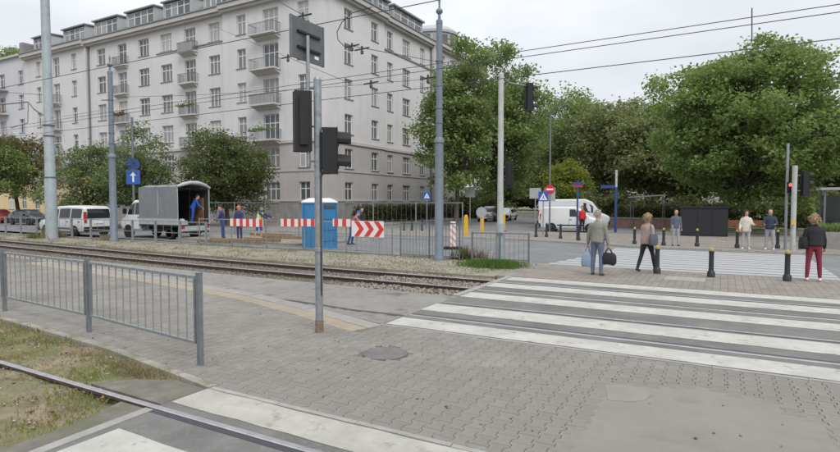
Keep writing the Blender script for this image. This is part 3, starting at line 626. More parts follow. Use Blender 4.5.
# roof: low mansard behind the gutter
rb = MB()
rb.add([(-85.6, 41.2, 22.5), (-33.2, 41.2, 22.5), (-33.2, 72, 22.5), (-45, 72, 22.5), (-45, 52, 22.5), (-85.6, 52, 22.5),
        (-85.6, 43.6, 24.9), (-36, 43.6, 24.9), (-36, 70, 24.9), (-42.4, 70, 24.9), (-42.4, 49.6, 24.9), (-85.6, 49.6, 24.9)],
       [(0, 1, 7, 6), (1, 2, 8, 7), (2, 3, 9, 8), (3, 4, 10, 9), (4, 5, 11, 10), (5, 0, 6, 11), (6, 7, 8, 9, 10, 11), (5, 4, 3, 2, 1, 0)])
roof = rb.build('roof', 'roof_metal', apt)
def dormer(x0, x1, yf, h, n):
    z0 = 22.62; mb = MB(); d = 3.2
    mb.bb(x0, x0+.22, yf, yf+d, z0, z0+h); mb.bb(x1-.22, x1, yf, yf+d, z0, z0+h); mb.bb(x0+.22, x1-.22, yf, yf+d, z0, z0+.45); mb.bb(x0+.22, x1-.22, yf+.4, yf+d, z0+.45, z0+h)
    o = mb.build('dormer', 'dormer_wall', apt)
    MB().add([(x0-.2, yf-.25, z0+h), (x1+.2, yf-.25, z0+h), (x1+.2, yf+d, z0+h+.25), (x0-.2, yf+d, z0+h+.25), (x0-.2, yf-.25, z0+h+.16), (x1+.2, yf-.25, z0+h+.16), (x1+.2, yf+d, z0+h+.42), (x0-.2, yf+d, z0+h+.42)],
             [(3, 2, 1, 0), (4, 5, 6, 7), (0, 1, 5, 4), (1, 2, 6, 5), (2, 3, 7, 6), (3, 0, 4, 7)]).build('dormer_roof', 'roof_metal', o)
    w = (x1-x0-.44)/n
    for i in range(n):
        k_ = window_meshes(w, h-.6, 2 if w > 1.3 else 1, 'd'); q = link('dormer_window', k_[0], o, (x0+.22+w*(i+.5), yf+.1, z0+.5)); link('pane', k_[1], q)
for x0, x1 in ((-85.2, -80.8), (-77.7, -72.6), (-70.6, -65.6), (-63.9, -58.6), (-57.0, -52.2), (-50.2, -46.4), (-43, -38)): dormer(x0, x1, 41.6, 2.35, 4)
def dormer_y(y0, y1, xf, h, n):
    z0 = 22.62; mb = MB(); d = 3.2
    mb.bb(xf-d, xf, y0, y0+.22, z0, z0+h); mb.bb(xf-d, xf, y1-.22, y1, z0, z0+h); mb.bb(xf-d, xf, y0+.22, y1-.22, z0, z0+.45); mb.bb(xf-d, xf-.4, y0+.22, y1-.22, z0+.45, z0+h)
    o = mb.build('dormer', 'dormer_wall', apt)
    MB().bb(xf-d, xf+.25, y0-.2, y1+.2, z0+h+.01, z0+h+.2).build('dormer_roof', 'roof_metal', o)
    w = (y1-y0-.44)/n
    for i in range(n):
        k_ = window_meshes(w, h-.6, 1, 'd'); q = link('dormer_window', k_[0], o, (xf-.1, y0+.22+w*(i+.5), z0+.5), PI/2); link('pane', k_[1], q)
for y0, y1 in ((42.5, 46.2), (47.2, 50.2), (51, 53.2), (54.2, 61.2)): dormer_y(y0, y1, CORNER-.7, 2.0, 4 if y1-y0 > 3 else 2)
# round corner turret at the far end of the side facade
tw = MB(); tw.lathe([(3.2, 22.55), (3.2, 24.6), (3.4, 24.6), (3.4, 24.95), (2.6, 25.6), (1.2, 26.1), (.0, 26.2)], 24, (-35.2, 67.5, 0)); tw.build('turret', 'dormer_wall', apt, 40)
for i in range(7):
    a = -PI/2+.2+i*.38; MB().box((0, 0, 0), (.06, .75, 1.3)).build('turret_window', 'dormer_pane', apt, None, (-35.2+3.2*math.cos(a), 67.5+3.2*math.sin(a), 23.65), a)
MB().tube([(CORNER-.1, 62.42, 0), (CORNER-.1, 62.42, 22)], .09, 8).build('downpipe', 'galv_dark', apt)
MB().tube([(-70.85, 40.88, 0), (-70.85, 40.88, 22)], .1, 8).build('downpipe', 'galv_dark', apt)
# balconies
def balcony(cx, yf, z, w, d, style):
    b = MB().bb(cx-w/2, cx+w/2, yf-d, yf-.002, z-.16, z).add([(cx-w/2+.1, yf-.01, z-.5), (cx+w/2-.1, yf-.01, z-.5), (cx+w/2-.1, yf-.01, z-.165), (cx-w/2+.1, yf-.01, z-.165), (cx-w/2+.1, yf-d+.1, z-.165), (cx+w/2-.1, yf-d+.1, z-.165)],
        [(0, 1, 5, 4), (0, 4, 3), (1, 2, 5), (0, 3, 2, 1), (3, 4, 5, 2)]).build('balcony', 'balcony', apt)
    r = MB(); y = yf-d+.04; zt = z+.98
    r.bb(cx-w/2, cx+w/2, y-.02, y+.02, zt-.05, zt); r.bb(cx-w/2, cx-w/2+.04, y+.02, yf, zt-.05, zt); r.bb(cx+w/2-.04, cx+w/2, y+.02, yf, zt-.05, zt)
    for i in range(int(w/.14)+1):
        x = cx-w/2+.02+(w-.04)*i/int(w/.14); r.bb(x-.012, x+.012, y-.012, y+.012, z, zt-.05)
    for i in range(1, int(d/.14)+1):
        for sx in (-1, 1): r.bb(cx+sx*(w/2-.02)-.012, cx+sx*(w/2-.02)+.012, y+i*.14-.012, y+i*.14+.012, z, zt-.05)
    r.build('railing', 'galv_dark', b)
    if style == 1: MB().bb(cx-w/2+.05, cx+w/2-.05, y+.03, y+.045, z+.04, zt-.08).build('screen', 'balcony', b)
    if style in (2, 3):
        n = 170; p = np.stack([rng.uniform(cx-w/2, cx+w/2, n), y-.08+rng.normal(0, .14, n), zt-.25+np.abs(rng.normal(0, .22, n))], 1)
        blades('planter_flowers', p, .22, .06, 'leaf_flower' if style == 2 else 'leaf_mid', .9, b)
for ri, st in ((2, 3), (3, 1), (4, 0), (5, 0)): balcony(-39.75, 40.65, ROWS[ri]-WH/2-.62, 3.3, 1.1, st)
for ri, st in ((2, 0), (3, 3), (4, 0), (5, 1)): balcony(-51.75, 41, ROWS[ri]-WH/2-.62, 2.5, .75, st)
for ri, st in ((2, 0), (3, 2), (4, 0), (5, 0)): balcony(-64.0, 41, ROWS[ri]-WH/2-.62, 2.4, .6, st)
for ri, st in ((2, 0), (3, 0), (4, 0)): balcony(-77.7, 40.6, ROWS[ri]-WH/2-.62, 2.2, .8, st)
MB().bb(-86.5, -85.62, 40.4, 50, 22.3, 24.3).build('parapet_block', 'trim_dark', apt)
# chimneys
for x, y in ((-60, 46), (-48.5, 46), (-75, 46)): MB().bb(x-.6, x+.6, y-.4, y+.4, 24.5, 26.6).build('chimney', 'trim_dark', apt)
# neighbouring block, bluish white
nb = thing('apartment_building', 'bluish white apartment block adjoining the grey one past its downpipe', 'building')
mb = MB(); ops = []
ncols = [(-88.3, 1.3, 2), (-93.6, 1.6, 2), (-98.5, 1.5, 2), (-103, 1.5, 2)]
for cx, w, n in ncols:
    for z in ROWS: ops.append((cx-w/2, cx+w/2, z-WH/2-.3, z+WH/2-.3))
wall_panel(mb, 'x', 41.3, -112, -85.63, -.2, 22.9, ops, [(-1, 1), (2.2, 0)])
mb.quad((-112, 41.3, -.2), (-112, 52, -.2), (-112, 52, 22.9), (-112, 41.3, 22.9)); mb.quad((-85.63, 52, -.2), (-85.63, 41.3, -.2), (-85.63, 41.3, 22.9), (-85.63, 52, 22.9)); mb.quad((-112, 52, -.2), (-85.63, 52, -.2), (-85.63, 52, 22.9), (-112, 52, 22.9)); mb.quad((-112, 41.3, 22.9), (-85.63, 41.3, 22.9), (-85.63, 52, 22.9), (-112, 52, 22.9))
mb.build('wall', ['wall_blue', 'wall_plinth'], nb)
for o in ops: add_window(nb, (o[0]+o[1])/2, 41.3, o[2], o[1]-o[0], WH, 2)
MB().bb(-112, -85.63, 40.9, 41.6, 22.91, 23.2).build('roof_edge', 'trim', nb)
for z in (8.1, 11.6, 15, 18.5):
    q = MB().bb(-95.4, -91.8, 40.2, 41.29, z-.15, z).build('balcony', 'balcony', nb)
    MB().bb(-95.4, -91.8, 40.22, 40.27, z+.002, z+.9).build('railing', 'brick_red' if z == 15 else 'balcony', q)
# low yellow building at the foot of the blocks
yb = thing('low_building', 'low yellow rendered building behind the autumn tree', 'building')
mb = MB(); ops = [(-84+i*3.2, -82.7+i*3.2, 1.2, 2.9) for i in range(4)]
wall_panel(mb, 'x', 37.4, -90, -69, -.1, 4.6, ops, [(-1, 0)], .15); mb.quad((-69, 37.4, -.1), (-69, 40.4, -.1), (-69, 40.4, 4.6), (-69, 37.4, 4.6)); mb.build('wall', 'yellow_wall', yb)
for o in ops: add_window(yb, (o[0]+o[1])/2, 37.4, o[2], 1.3, 1.7, 2, depth=.08)
MB().bb(-90.2, -68.7, 37.1, 40.39, 4.61, 4.85).build('roof', 'roof_metal', yb)
# distant grey building glimpsed through the trees
db = thing('distant_building', 'grey block with long eaves half hidden behind the park trees', 'building')
mb = MB(); ops = [(-30+i*4.2, -27.8+i*4.2, 3+j*3.3, 4.8+j*3.3) for i in range(9) for j in range(5)]
wall_panel(mb, 'x', 128, -34, 10, -.2, 20.5, ops, [(-1, 0)], .2); mb.quad((-34, 140, -.2), (-34, 128, -.2), (-34, 128, 20.5), (-34, 140, 20.5)); mb.quad((10, 128, -.2), (10, 140, -.2), (10, 140, 20.5), (10, 128, 20.5)); mb.build('wall', 'wall_lower', db)
for o in ops: add_window(db, (o[0]+o[1])/2, 128, o[2], 2.2, 1.8, 2, depth=.1)
MB().bb(-35, 11, 127, 141, 20.52, 21.1).build('roof', 'roof_metal', db)

# ------------------------------------------------------------------ trees
def leaf_mesh(name, centres, size, m, spread, per, flat=.75, seed=1):
    """leaves as small bent quads scattered round clump centres (numpy)"""
    r = np.random.default_rng(seed); C = np.repeat(np.asarray(centres), per, 0); n = len(C)
    P = C+r.normal(0, 1, (n, 3))*np.array((spread, spread, spread*flat))
    nrm = r.normal(0, 1, (n, 3)); nrm[:, 2] = np.abs(nrm[:, 2])+.5; nrm /= np.linalg.norm(nrm, axis=1)[:, None]
    t = np.cross(nrm, r.normal(0, 1, (n, 3))); t /= np.linalg.norm(t, axis=1)[:, None]; b = np.cross(nrm, t)
    s = (size*r.uniform(.65, 1.35, n))[:, None]
    v = np.stack([P-t*s*.5, P+b*s*.34+nrm*s*.08, P+t*s*.5-nrm*s*.1, P-b*s*.34+nrm*s*.08], 1).reshape(-1, 3)
    k = np.arange(n)[:, None]*4; f = np.concatenate([k+np.array([[0, 1, 2]]), k+np.array([[0, 2, 3]])], 1).reshape(-1, 3)
    return raw_mesh(name, v, f, m, 3)
def make_tree(name, label, loc, lobes, trunk_h, trunk_r, leaf, lsize, nclump, per, spread, seed, group=None, shell=.55, stem_to=None):
    """lobes: (x, y, z, rx, ry, rz) boughs of the crown relative to the foot"""
    t = thing(name, label, 'tree', (*loc, -.1), 0, group); r = np.random.default_rng(seed)
    tr = MB(); top = Vector((r.normal(0, .15), r.normal(0, .15), trunk_h))
    zmax = max(l[2] for l in lobes)
    tr.tube([(0, 0, 0), (0, 0, .25), top*.5, top, Vector((top.x*1.6, top.y*1.6, trunk_h+(zmax-trunk_h)*.75))], [trunk_r*1.5, trunk_r*1.1, trunk_r*.95, trunk_r*.8, trunk_r*.25], 9)
    for l in lobes:
        e = Vector(l[:3]); st = Vector((top.x, top.y, min(trunk_h*r.uniform(.75, 1.15), max(e.z-.3, trunk_h*.6)))); mid = st.lerp(e, .5)+Vector((0, 0, .12*(e-st).length))+Vector(r.normal(0, .15, 3))
        tr.tube([st, st.lerp(mid, .5)+Vector((0, 0, .1)), mid, e], [trunk_r*.45, trunk_r*.36, trunk_r*.25, trunk_r*.08], 6)
        for q in range(4):
            w = e+Vector((r.normal(0, .45)*l[3], r.normal(0, .45)*l[4], r.normal(0, .4)*l[5])); tr.tube([mid.lerp(e, r.uniform(.1, .8)), mid.lerp(w, .6), w], [trunk_r*.16, trunk_r*.1, .012], 4)
    tr.build('trunk', 'bark', t, 50)
    vol = np.array([l[3]*l[4]+l[3]*l[5]+l[4]*l[5] for l in lobes]); cnt = np.maximum(3, (nclump*vol/vol.sum()).astype(int)); C = []
    for l, n in zip(lobes, cnt):
        d = r.normal(0, 1, (n, 3)); d /= np.linalg.norm(d, axis=1)[:, None]; d[:, 2] = np.where(d[:, 2] < -.3, d[:, 2]*.6, d[:, 2])
        rad = (shell+(1-shell)*r.uniform(0, 1, n)**.5)*r.uniform(.85, 1.1, n)
        C.append(np.array(l[:3])+d*rad[:, None]*np.array(l[3:6]))
    C = np.concatenate(C)
    link('crown', leaf_mesh('crown', C, lsize, leaf, spread, per, .7, seed), t)
    return t
def blob_lobes(R_, H0, H1, n, seed, squash=1.0, jitter=.12, ry=None, size=(.3, .46), top=1.0):
    """boughs spread over an egg-shaped crown outline"""
    r = np.random.default_rng(seed); out = []; ry = ry or R_; zc, hz = (H0+H1)/2, (H1-H0)/2
    for i in range(n):
        u = (i+.5)/n; z = 1-2*u; a = i*2.39996+r.normal(0, .2); q = math.sqrt(max(0, 1-z*z)); k = .66+r.normal(0, jitter)
        s = r.uniform(*size)*min(R_, hz*1.1); zz = zc+z*hz*k*top
        out.append((math.cos(a)*q*R_*k, math.sin(a)*q*ry*k, zz, s*1.15, s*1.15, s*.8*squash))
    out.append((0, 0, zc, R_*.4, ry*.4, hz*.45)); return out
# the big round tree in the small park
lx, ly = G(745, 231)
make_tree('linden_tree', 'big dense round-crowned green tree over the waiting pedestrians', (lx, ly), [(x*(1.14-.035*max(0, z-5)), y*(1.12-.035*max(0, z-5)), z, a, b, c*.8) for x, y, z, a, b, c in blob_lobes(7.4, .9, 14.1, 54, 11, .8, .1, size=(.22, .34))], 3.2, .3, 'leaf_linden', .25, 1800, 40, .32, 4, shell=.68)
# trees of the side street and the park behind
x, y = G(456, 224.5); make_tree('street_tree', 'tall loose-crowned tree in front of the turret end of the block', (x, y), blob_lobes(4.1, 1.4, 17.2, 34, 21, .8, .16, size=(.22, .36)), 4, .24, 'leaf_mid', .3, 560, 40, .42, 21)
x, y = G(500, 221.5); make_tree('street_tree', 'tall tree with gappy dark crown behind the parked cars', (x, y), blob_lobes(6.0, 1.4, 20.0, 38, 22, .8, .15, size=(.22, .36)), 4.5, .28, 'leaf_mid', .32, 700, 40, .45, 22)
make_tree('street_tree', 'broad green tree behind the pale signal post', (-19.5, 80), blob_lobes(7, 3.5, 19.0, 30, 23, .85, .14), 5, .3, 'leaf_mid', .4, 520, 36, .6, 23)
for (X, Y, R1, H, sd_, lf_, lb) in ((-12.5, 72, 5.5, 15.5, 31, 'leaf_olive', 'bushy green tree rising behind the white vans'), (-7.0, 66, 4.6, 12.6, 32, 'leaf_olive', 'olive green tree behind the blue street-name post'), (-2.8, 62, 4.0, 11.2, 33, 'leaf_olive', 'slender park tree beside the big round tree'),
                                    (-30, 105, 8, 19, 34, 'leaf_dark', 'dark tree closing the far end of the side street'), (-17, 108, 8.5, 19, 35, 'leaf_dark', 'dark broad tree at the end of the side street'), (-4, 95, 8, 15, 36, 'leaf_mid', 'round tree far back in the park'), (10, 74, 7, 11, 37, 'leaf_dark', 'dark tree deep in the park behind the round tree'), (19, 56, 6.0, 9.5, 38, 'leaf_mid', 'park tree by the glass shelter'), (24, 80, 8, 11, 39, 'leaf_dark', 'dark tree behind the glass shelter')):
    make_tree('park_tree', lb, (X, Y), blob_lobes(R1, 2.0, H, 26, sd_, .85, .14), 3, .26, lf_, .42, 480, 34, .6, sd_, 'trees of the park and side street')
far_ = make_tree('far_tree', 'tree in the distant row closing off the view', (-40, 150), blob_lobes(8, 1.0, 15, 26, 71, .9, .14), 3, .3, 'leaf_dark', .6, 420, 30, .8, 71, 'distant row of trees')
for i in range(11):
    c = copy_tree(far_); c.location = (-54+i*12.5+random.uniform(-2, 2), 146+random.uniform(-8, 8), -.1); c.rotation_euler.z = i*1.3; c.scale = [random.uniform(.8, 1.05)]*3
x, y = G(562, 224); make_tree('young_tree', 'small yellow-green tree behind the white vans', (x, y), blob_lobes(2.3, 1.2, 6.6, 16, 41, .9, .14, size=(.3, .45)), 1.6, .1, 'leaf_yellow', .22, 240, 36, .28, 41)
# trees in front of the apartment block
x, y = G(228, 226); make_tree('street_tree', 'dense dark green round tree over the workers', (x, y), blob_lobes(4.0, .5, 8.8, 32, 51, .9, .1, size=(.28, .42)), 2, .2, 'leaf_dark', .2, 700, 44, .3, 51)
x, y = G(88, 227); make_tree('street_tree', 'airy tree with yellowing leaves above the white van', (x, y), blob_lobes(3.3, .5, 7.6, 22, 52, .8, .16, size=(.24, .36)), 2.2, .13, 'leaf_light', .2, 300, 30, .3, 52)
lob = blob_lobes(3.4, .4, 7.0, 22, 53, .8, .16, size=(.24, .36))+[(-1.3, 0, 7.6, .6, .6, 1.3), (1.6, .4, 7.0, .5, .5, 1.2), (-.2, .2, 8.3, .45, .45, 1.3), (3.0, 0, 6.2, .5, .5, 1.0)]
x, y = G(142, 227.5); make_tree('street_tree', 'airy green tree with spiky tips behind the truck cab', (x, y), lob, 2.4, .13, 'leaf_light', .2, 380, 32, .28, 53)
x, y = G(115, 226); make_tree('street_tree', 'thin green tree behind the blue-grey tram mast', (x, y), blob_lobes(2.6, .5, 8.4, 18, 54, .8, .16, size=(.24, .36)), 2.2, .12, 'leaf_light', .2, 200, 30, .28, 54)
x, y = G(20, 221.5); make_tree('street_tree', 'reddish brown autumn tree in front of the yellow building', (x, y), blob_lobes(3.6, 3.2, 10.4, 22, 55, .9, .14, size=(.26, .4)), 3.4, .2, 'leaf_autumn', .24, 360, 34, .34, 55)
x, y = G(-8, 223); make_tree('street_tree', 'green tree beside the autumn tree, above the red car', (x, y), blob_lobes(3.2, 2.0, 8.6, 18, 56, .9, .14, size=(.26, .4)), 3, .18, 'leaf_mid', .24, 280, 34, .34, 56)
make_tree('roof_shrub', 'leafy shrub growing on the roof of the bluish white block', (-97.2, 44.5), [(0, 0, 24.6, 2.6, 1.2, 1.6), (2.4, 0, 24.3, 1.5, 1.0, 1.2), (-2, 0, 24.6, 1.8, 1, 1.7)], 23.4, .05, 'leaf_mid', .24, 120, 34, .35, 57)
def hedge(name, label, x0, x1, y0, y1, h, m, n, seed, lsz=.13):
    r = np.random.default_rng(seed); C = np.stack([r.uniform(x0, x1, n), r.uniform(y0, y1, n), h*(.08+.88*r.uniform(0, 1, n)**.7)], 1); t = thing(name, label, 'hedge', (0, 0, 0))
    link('foliage', leaf_mesh('foliage', C, lsz, m, .14, 26, .8, seed), t)
    s = MB()
    for i in range(int(max(x1-x0, y1-y0)/.6)): a = (i+.5)/int(max(x1-x0, y1-y0)/.6); s.tube([(x0+(x1-x0)*(a if x1-x0 > y1-y0 else .5), y0+(y1-y0)*(a if y1-y0 > x1-x0 else .5), -.2), (x0+(x1-x0)*(a if x1-x0 > y1-y0 else .5)+r.normal(0, .1), y0+(y1-y0)*(a if y1-y0 > x1-x0 else .5)+r.normal(0, .1), h*.7)], [.03, .012], 5)
    s.build('stems', 'bark', t)
hedge('hedge', 'brownish clipped hedge along the side facade', -31.4, -30.2, 43, 61, 1.75, 'leaf_hedge', 700, 61, .16)
hedge('hedge', 'long green hedge behind the brick wall in the park', -8.5, 16, 53, 54.3, 1.9, 'leaf_hedge', 750, 62, .18)
hedge('tree_belt', 'long dark belt of bushes far beyond the park', -70, 60, 156, 160, 5.5, 'leaf_dark', 4200, 64, .9)
hedge('hedge', 'dark hedge under the big round tree', 4, 18, 48.5, 49.7, 1.5, 'leaf_dark', 420, 63, .16)
# low brick wall at the park edge
bw = thing('brick_wall', 'low red brick wall with pale coping in the park', 'wall', (0, 0, 0))
MB().bb(-9, -1.2, 48.6, 48.9, -.2, .7).build('masonry', 'brick_red', bw); MB().bb(-9.05, -1.15, 48.55, 48.95, .703, .78).build('coping', 'concrete', bw)
for X, Y, h, n, lb in ((-29.2, 66, 3.2, 300, 'dark shrubs at the end of the side facade'), (-9.5, 62, 3.4, 320, 'shrubs in the park behind the yellow-green tree'), (-3, 58, 2.8, 260, 'shrubs in the park beside the brick wall'), (8, 60, 3.2, 320, 'shrubs in the park behind the round tree'), (17, 66, 3.4, 320, 'shrubs behind the glass shelter')):
    t = thing('shrubs', lb, 'shrubs', (X, Y, -.15)); r_ = np.random.default_rng(int(h*100)+n)
    C = np.stack([r_.normal(0, 2.4, n), r_.normal(0, 1.2, n), h*r_.uniform(.05, 1, n)**.8], 1); C[:, 2] *= .6+.4*np.cos(C[:, 0]*.9)**2
    link('foliage', leaf_mesh('foliage', C, .3, 'leaf_dark', .35, 28, .8, n), t)
    s = MB()
    for i in range(14): a = r_.normal(0, 1.8); s.tube([(a, 0, 0), (a+r_.normal(0, .5), r_.normal(0, .4), h*.7)], [.05, .015], 5)
    s.build('stems', 'bark', t)

# ------------------------------------------------------------------ masts, signals, signs
CR = Vector((math.cos(YAW), math.sin(YAW), 0))          # to the right as seen from the kerb
def signal_head(parent, loc, rz, n=3, s=1.0, lit=None):
    w, d, h = .27*s, .2*s, .32*s*n
    o = MB().box((0, 0, 0), (w, d, h)).box((0, -d/2-.006, 0), (w*1.06, .012, h*1.02)).box((0, d/2+.02, 0), (w*.5, .04, h*.8)).build('signal_head', 'black_plastic', parent, loc=loc, rz=rz)
    for i in range(n):
        z = h/2-.16*s-.32*s*i; v = MB(); k = 9; R1 = .12*s; L1 = .2*s
        ring = [(R1*math.cos(a), R1*math.sin(a)) for a in [PI*1.22*j/k-PI*.11 for j in range(k+1)]]
        for a, b in zip(ring, ring[1:]):
            v.quad((a[0], -d/2-.01, z+a[1]), (b[0], -d/2-.01, z+b[1]), (b[0], -d/2-L1, z+b[1]*.98-.01), (a[0], -d/2-L1, z+a[1]*.98-.01))
            v.quad((a[0]*.95, -d/2-.01, z+a[1]*.95), (a[0]*.95, -d/2-L1, z+a[1]*.93-.01), (b[0]*.95, -d/2-L1, z+b[1]*.93-.01), (b[0]*.95, -d/2-.01, z+b[1]*.95))
        v.build('visor', 'black_plastic', o)
        MB().lathe([(.095*s, -d/2-.03), (.1*s, -d/2-.013)], 14, (0, 0, z), 0, 'Y').build('lens', 'red_lamp_lit' if lit == i else 'black_lens', o)
    return o
sx_, sy_ = G(319.5, 332)
t = thing('signal_post', 'grey steel post with traffic signals and the back of a sign, on the platform', 'traffic light', (sx_, sy_, 0))
MB().tube([(0, 0, .2), (0, 0, 4.03)], .062, 14).lathe([(.066, 4.03), (.05, 4.07), (0, 4.08)], 14).build('post', 'galvanised', t, 40)
MB().tube([(0, 0, -.02), (0, 0, .2)], .068, 14).build('post_foot', 'mast_rusty', t, 40)
MB().lathe([(.072, 1.3), (.074, 1.31), (.074, 1.36), (.072, 1.37)], 14).build('collar', 'galvanised', t)
q = -CR*.15
MB().tube([(q.x, q.y, 2.66), (q.x, q.y, 4.72)], .03, 10).build('sign_tube', 'galvanised', t, 40)
for z in (2.75, 3.3, 3.9): MB().tube([(0, 0, z), (q.x, q.y, z)], .018, 6).build('clamp', 'galv_dark', t)
def yAtX(px, X): d = ray(px, 60); return X*d[1]/d[0]
bx = sx_-.2; y0, y1 = yAtX(291, bx), yAtX(323, bx); ym = (y0+y1)/2
MB().box((bx-sx_, ym-sy_, 4.66), (.03, y1-y0, .64)).build('sign_board', 'sign_back', t)
for z in (4.52, 4.76): MB().box((bx-sx_+.035, ym-sy_, z), (.03, (y1-y0)*.7, .035)).build('stiffener', 'black_plastic', t)
MB().box((bx-sx_+.019, ym-sy_+.2, 4.44), (.004, .1, .05)).build('sticker', 'sign_white', t)
for a, b in (((-.0, y0-ym), (.03, .02)), ((.0, y1-ym), (.03, .02))): MB().box((bx-sx_, ym-sy_+a[1], 4.66), (.045, .02, .65)).build('edge_trim', 'galv_dark', t)
p = -CR*.24; signal_head(t, (p.x, p.y, 3.38), YAW+PI+.35, 3, .98)
p = CR*.19; signal_head(t, (p.x, p.y, 2.91), YAW+PI/2+.12, 2, 1.12)
for z in (2.56, 3.27): MB().tube([(0, 0, z), (p.x, p.y, z)], .02, 6).build('bracket', 'black_plastic', t)

MB().tube([(.07, -.02, .6), (.075, -.03, 1.5), (.07, -.02, 2.5), (.16, .03, 2.62)], .012, 5).build('cable', 'cable', t)
def mast(name, label, x, y, h, r, m, step=.48, finial=True):
    t = thing(name, label, 'mast', (x, y, 0)); hs = h*step
    MB().lathe([(r*1.35, -.05), (r*1.35, .12), (r*1.05, .2), (r, hs), (r*1.22, hs+.02), (r*1.22, hs+.12), (r*.8, hs+.22)], 18).build('lower_tube', m, t, 40)
    MB().lathe([(r*.79, hs+.2), (r*.72, h*.96), (r*.78, h*.96+.01), (r*.78, h*.975), (r*.5, h*.98), (r*.3, h*.985)], 18).build('upper_tube', m, t, 40)
    if finial: MB().lathe([(r*.35, h*.985), (r*.3, h*1.0), (r*.75, h*1.008), (r*.85, h*1.014), (r*.7, h*1.02), (r*.25, h*1.027), (r*.2, h*1.045), (r*.3, h*1.05), (r*.05, h*1.07)], 14).build('finial', m, t, 40)
    for z in (h*.56, h*.62, h*.81): MB().lathe([(r*.86, z), (r*.9, z+.01), (r*.9, z+.06), (r*.86, z+.07)], 14).build('band', 'galv_dark', t)
    return t
bxp, byp = G(439, 260)
m1 = mast('tram_mast', 'blue-grey stepped steel tram mast behind the end of the far track', bxp, byp, 8.75, .152, 'mast_blue')
X, Z = atY(114, 236, 17.75); m2 = mast('tram_mast', 'blue-grey stepped tram mast in front of the truck', X, 17.75, 9.3, .17, 'mast_blue')
MB().tube([(0, 0, 7.55), (-.9, .05, 7.65)], .03, 6).build('arm', 'galv_dark', m2)
X, Z = atY(52, 236, 17.4)
t = thing('concrete_mast', 'thick pale grey-green tram mast in front of the white van', 'mast', (X, 17.4, 0))
MB().lathe([(.33, -.05), (.31, 1.0), (.305, 3.4), (.27, 3.5), (.215, 15.5)], 18).build('shaft', 'mast_grey', t, 40)
for z in (3.5, 5.9, 6.5): MB().lathe([(.3, z), (.32, z+.01), (.32, z+.06), (.3, z+.07)], 14).build('band', 'galv_dark', t)
MB().tube([(0, 0, 6.9), (-.3, -.6, 7.4), (-.5, -.8, 7.8), (-3.8, -.9, 7.9)], .035, 7).tube([(-.5, -.8, 7.8), (-.4, -.9, 6.6), (-1.2, -1.4, 6.3)], .025, 6).build('cantilever', 'galv_dark', t)
# pale signal post with hanging signal
wx, wy = G(500, 262)
t = thing('signal_post', 'slim whitish signal post with a high arm beside the low railing', 'traffic light', (wx, wy, 0))
MB().tube([(0, 0, -.05), (0, 0, 1.35)], .14, 14).build('post_foot', 'mast_grey', t, 40)
MB().tube([(0, 0, 1.35), (0, 0, 6.3), (.02, 0, 6.45)], [.108, .092, .08], 14).lathe([(.088, 6.4), (.09, 6.5), (.05, 6.56)], 12).build('post', 'mast_white', t, 40)
p = CR*.95
MB().tube([(0, 0, 6.45), (CR.x*.3, CR.y*.3, 6.2), (p.x*.8, p.y*.8, 6.12), (p.x, p.y, 6.1)], .035, 7).build('arm', 'galv_dark', t)
signal_head(t, (p.x, p.y, 5.72), YAW+PI/2+.3, 3, .98)
p = CR*.3; signal_head(t, (p.x, p.y, 3.05), YAW+PI-.2, 3, .95)
MB().tube([(0, 0, 3.3), (p.x, p.y, 3.3)], .02, 6).build('bracket', 'galv_dark', t)
# signals by the far kerb
x1, y1_ = G(785, 250); t = thing('signal_post', 'tall thin grey signal post showing a lit red lamp', 'traffic light', (x1, y1_, .03))
MB().tube([(0, 0, -.05), (0, 0, 4.62)], .055, 10).build('post', 'galvanised', t, 40); signal_head(t, (.1, -.12, 2.7), YAW*.2, 2, .72, lit=0)
MB().tube([(0, 0, 2.75), (.1, -.1, 2.75)], .02, 6).build('bracket', 'galv_dark', t)
x2, y2 = G(792.5, 251); t = thing('signal_post', 'stout pale signal post with black signals near the woman in red trousers', 'traffic light', (x2, y2, .03))
MB().tube([(0, 0, -.05), (0, 0, 3.62)], .1, 12).build('post', 'mast_white', t, 40); p = CR*.42; signal_head(t, (p.x, p.y, 2.85), PI*.62, 3, 1.1)
for z in (2.55, 3.2): MB().tube([(0, 0, z), (p.x, p.y, z)], .02, 6).build('bracket', 'galv_dark', t)
MB().box((-.02, -.13, 1.2), (.11, .08, .2)).build('push_button', 'yellow_paint', t)
# bollards
def bollard(x, y, label, group, z=0, cap=True):
    t = thing('bollard', label, 'bollard', (x, y, z), 0, group)
    MB().lathe([(.1, -.05), (.1, .14), (.075, .17), (.065, .2), (.062, .68), (.072, .69), (.072, .72), (.055, .73)], 16).build('post', 'bollard_black', t, 40)
    MB().lathe([(.055, .73), (.06, .75), (.05, .8), (.025, .83), (0, .84)], 14).build('cap', 'hydrant_yellow' if cap else 'bollard_black', t, 50)
bollard(*G(711, 277), 'black bollard with yellow cap standing alone on the refuge beside the concrete cover', 'bollards on the refuge')
bollard(*G(787, 281), 'black bollard with yellow cap beside the woman in burgundy trousers', 'bollards on the refuge')
bollard(*G(657, 273.5), 'black bollard with yellow cap right behind the blonde woman in pink', 'bollards on the refuge')
for px, py in ((697, 247), (737, 248.5), (777.5, 249), (634.5, 244.5), (663.5, 246)): bollard(*G(px, py), 'black bollard with yellow cap on the far kerb', 'bollards on the far kerb', .03)
for px, py in ((536, 237.5), (546.5, 237.5), (560.5, 239), (578.5, 241)): bollard(*G(px, py), 'plain black bollard on the kerb in front of the white vans', 'plain bollards on the corner', .03, False)
for px, py in ((404, 231), (412, 231), (422, 231)): bollard(*G(px, py), 'dark bollard on the pavement before the hedge', 'bollards by the hedge', .03, False)
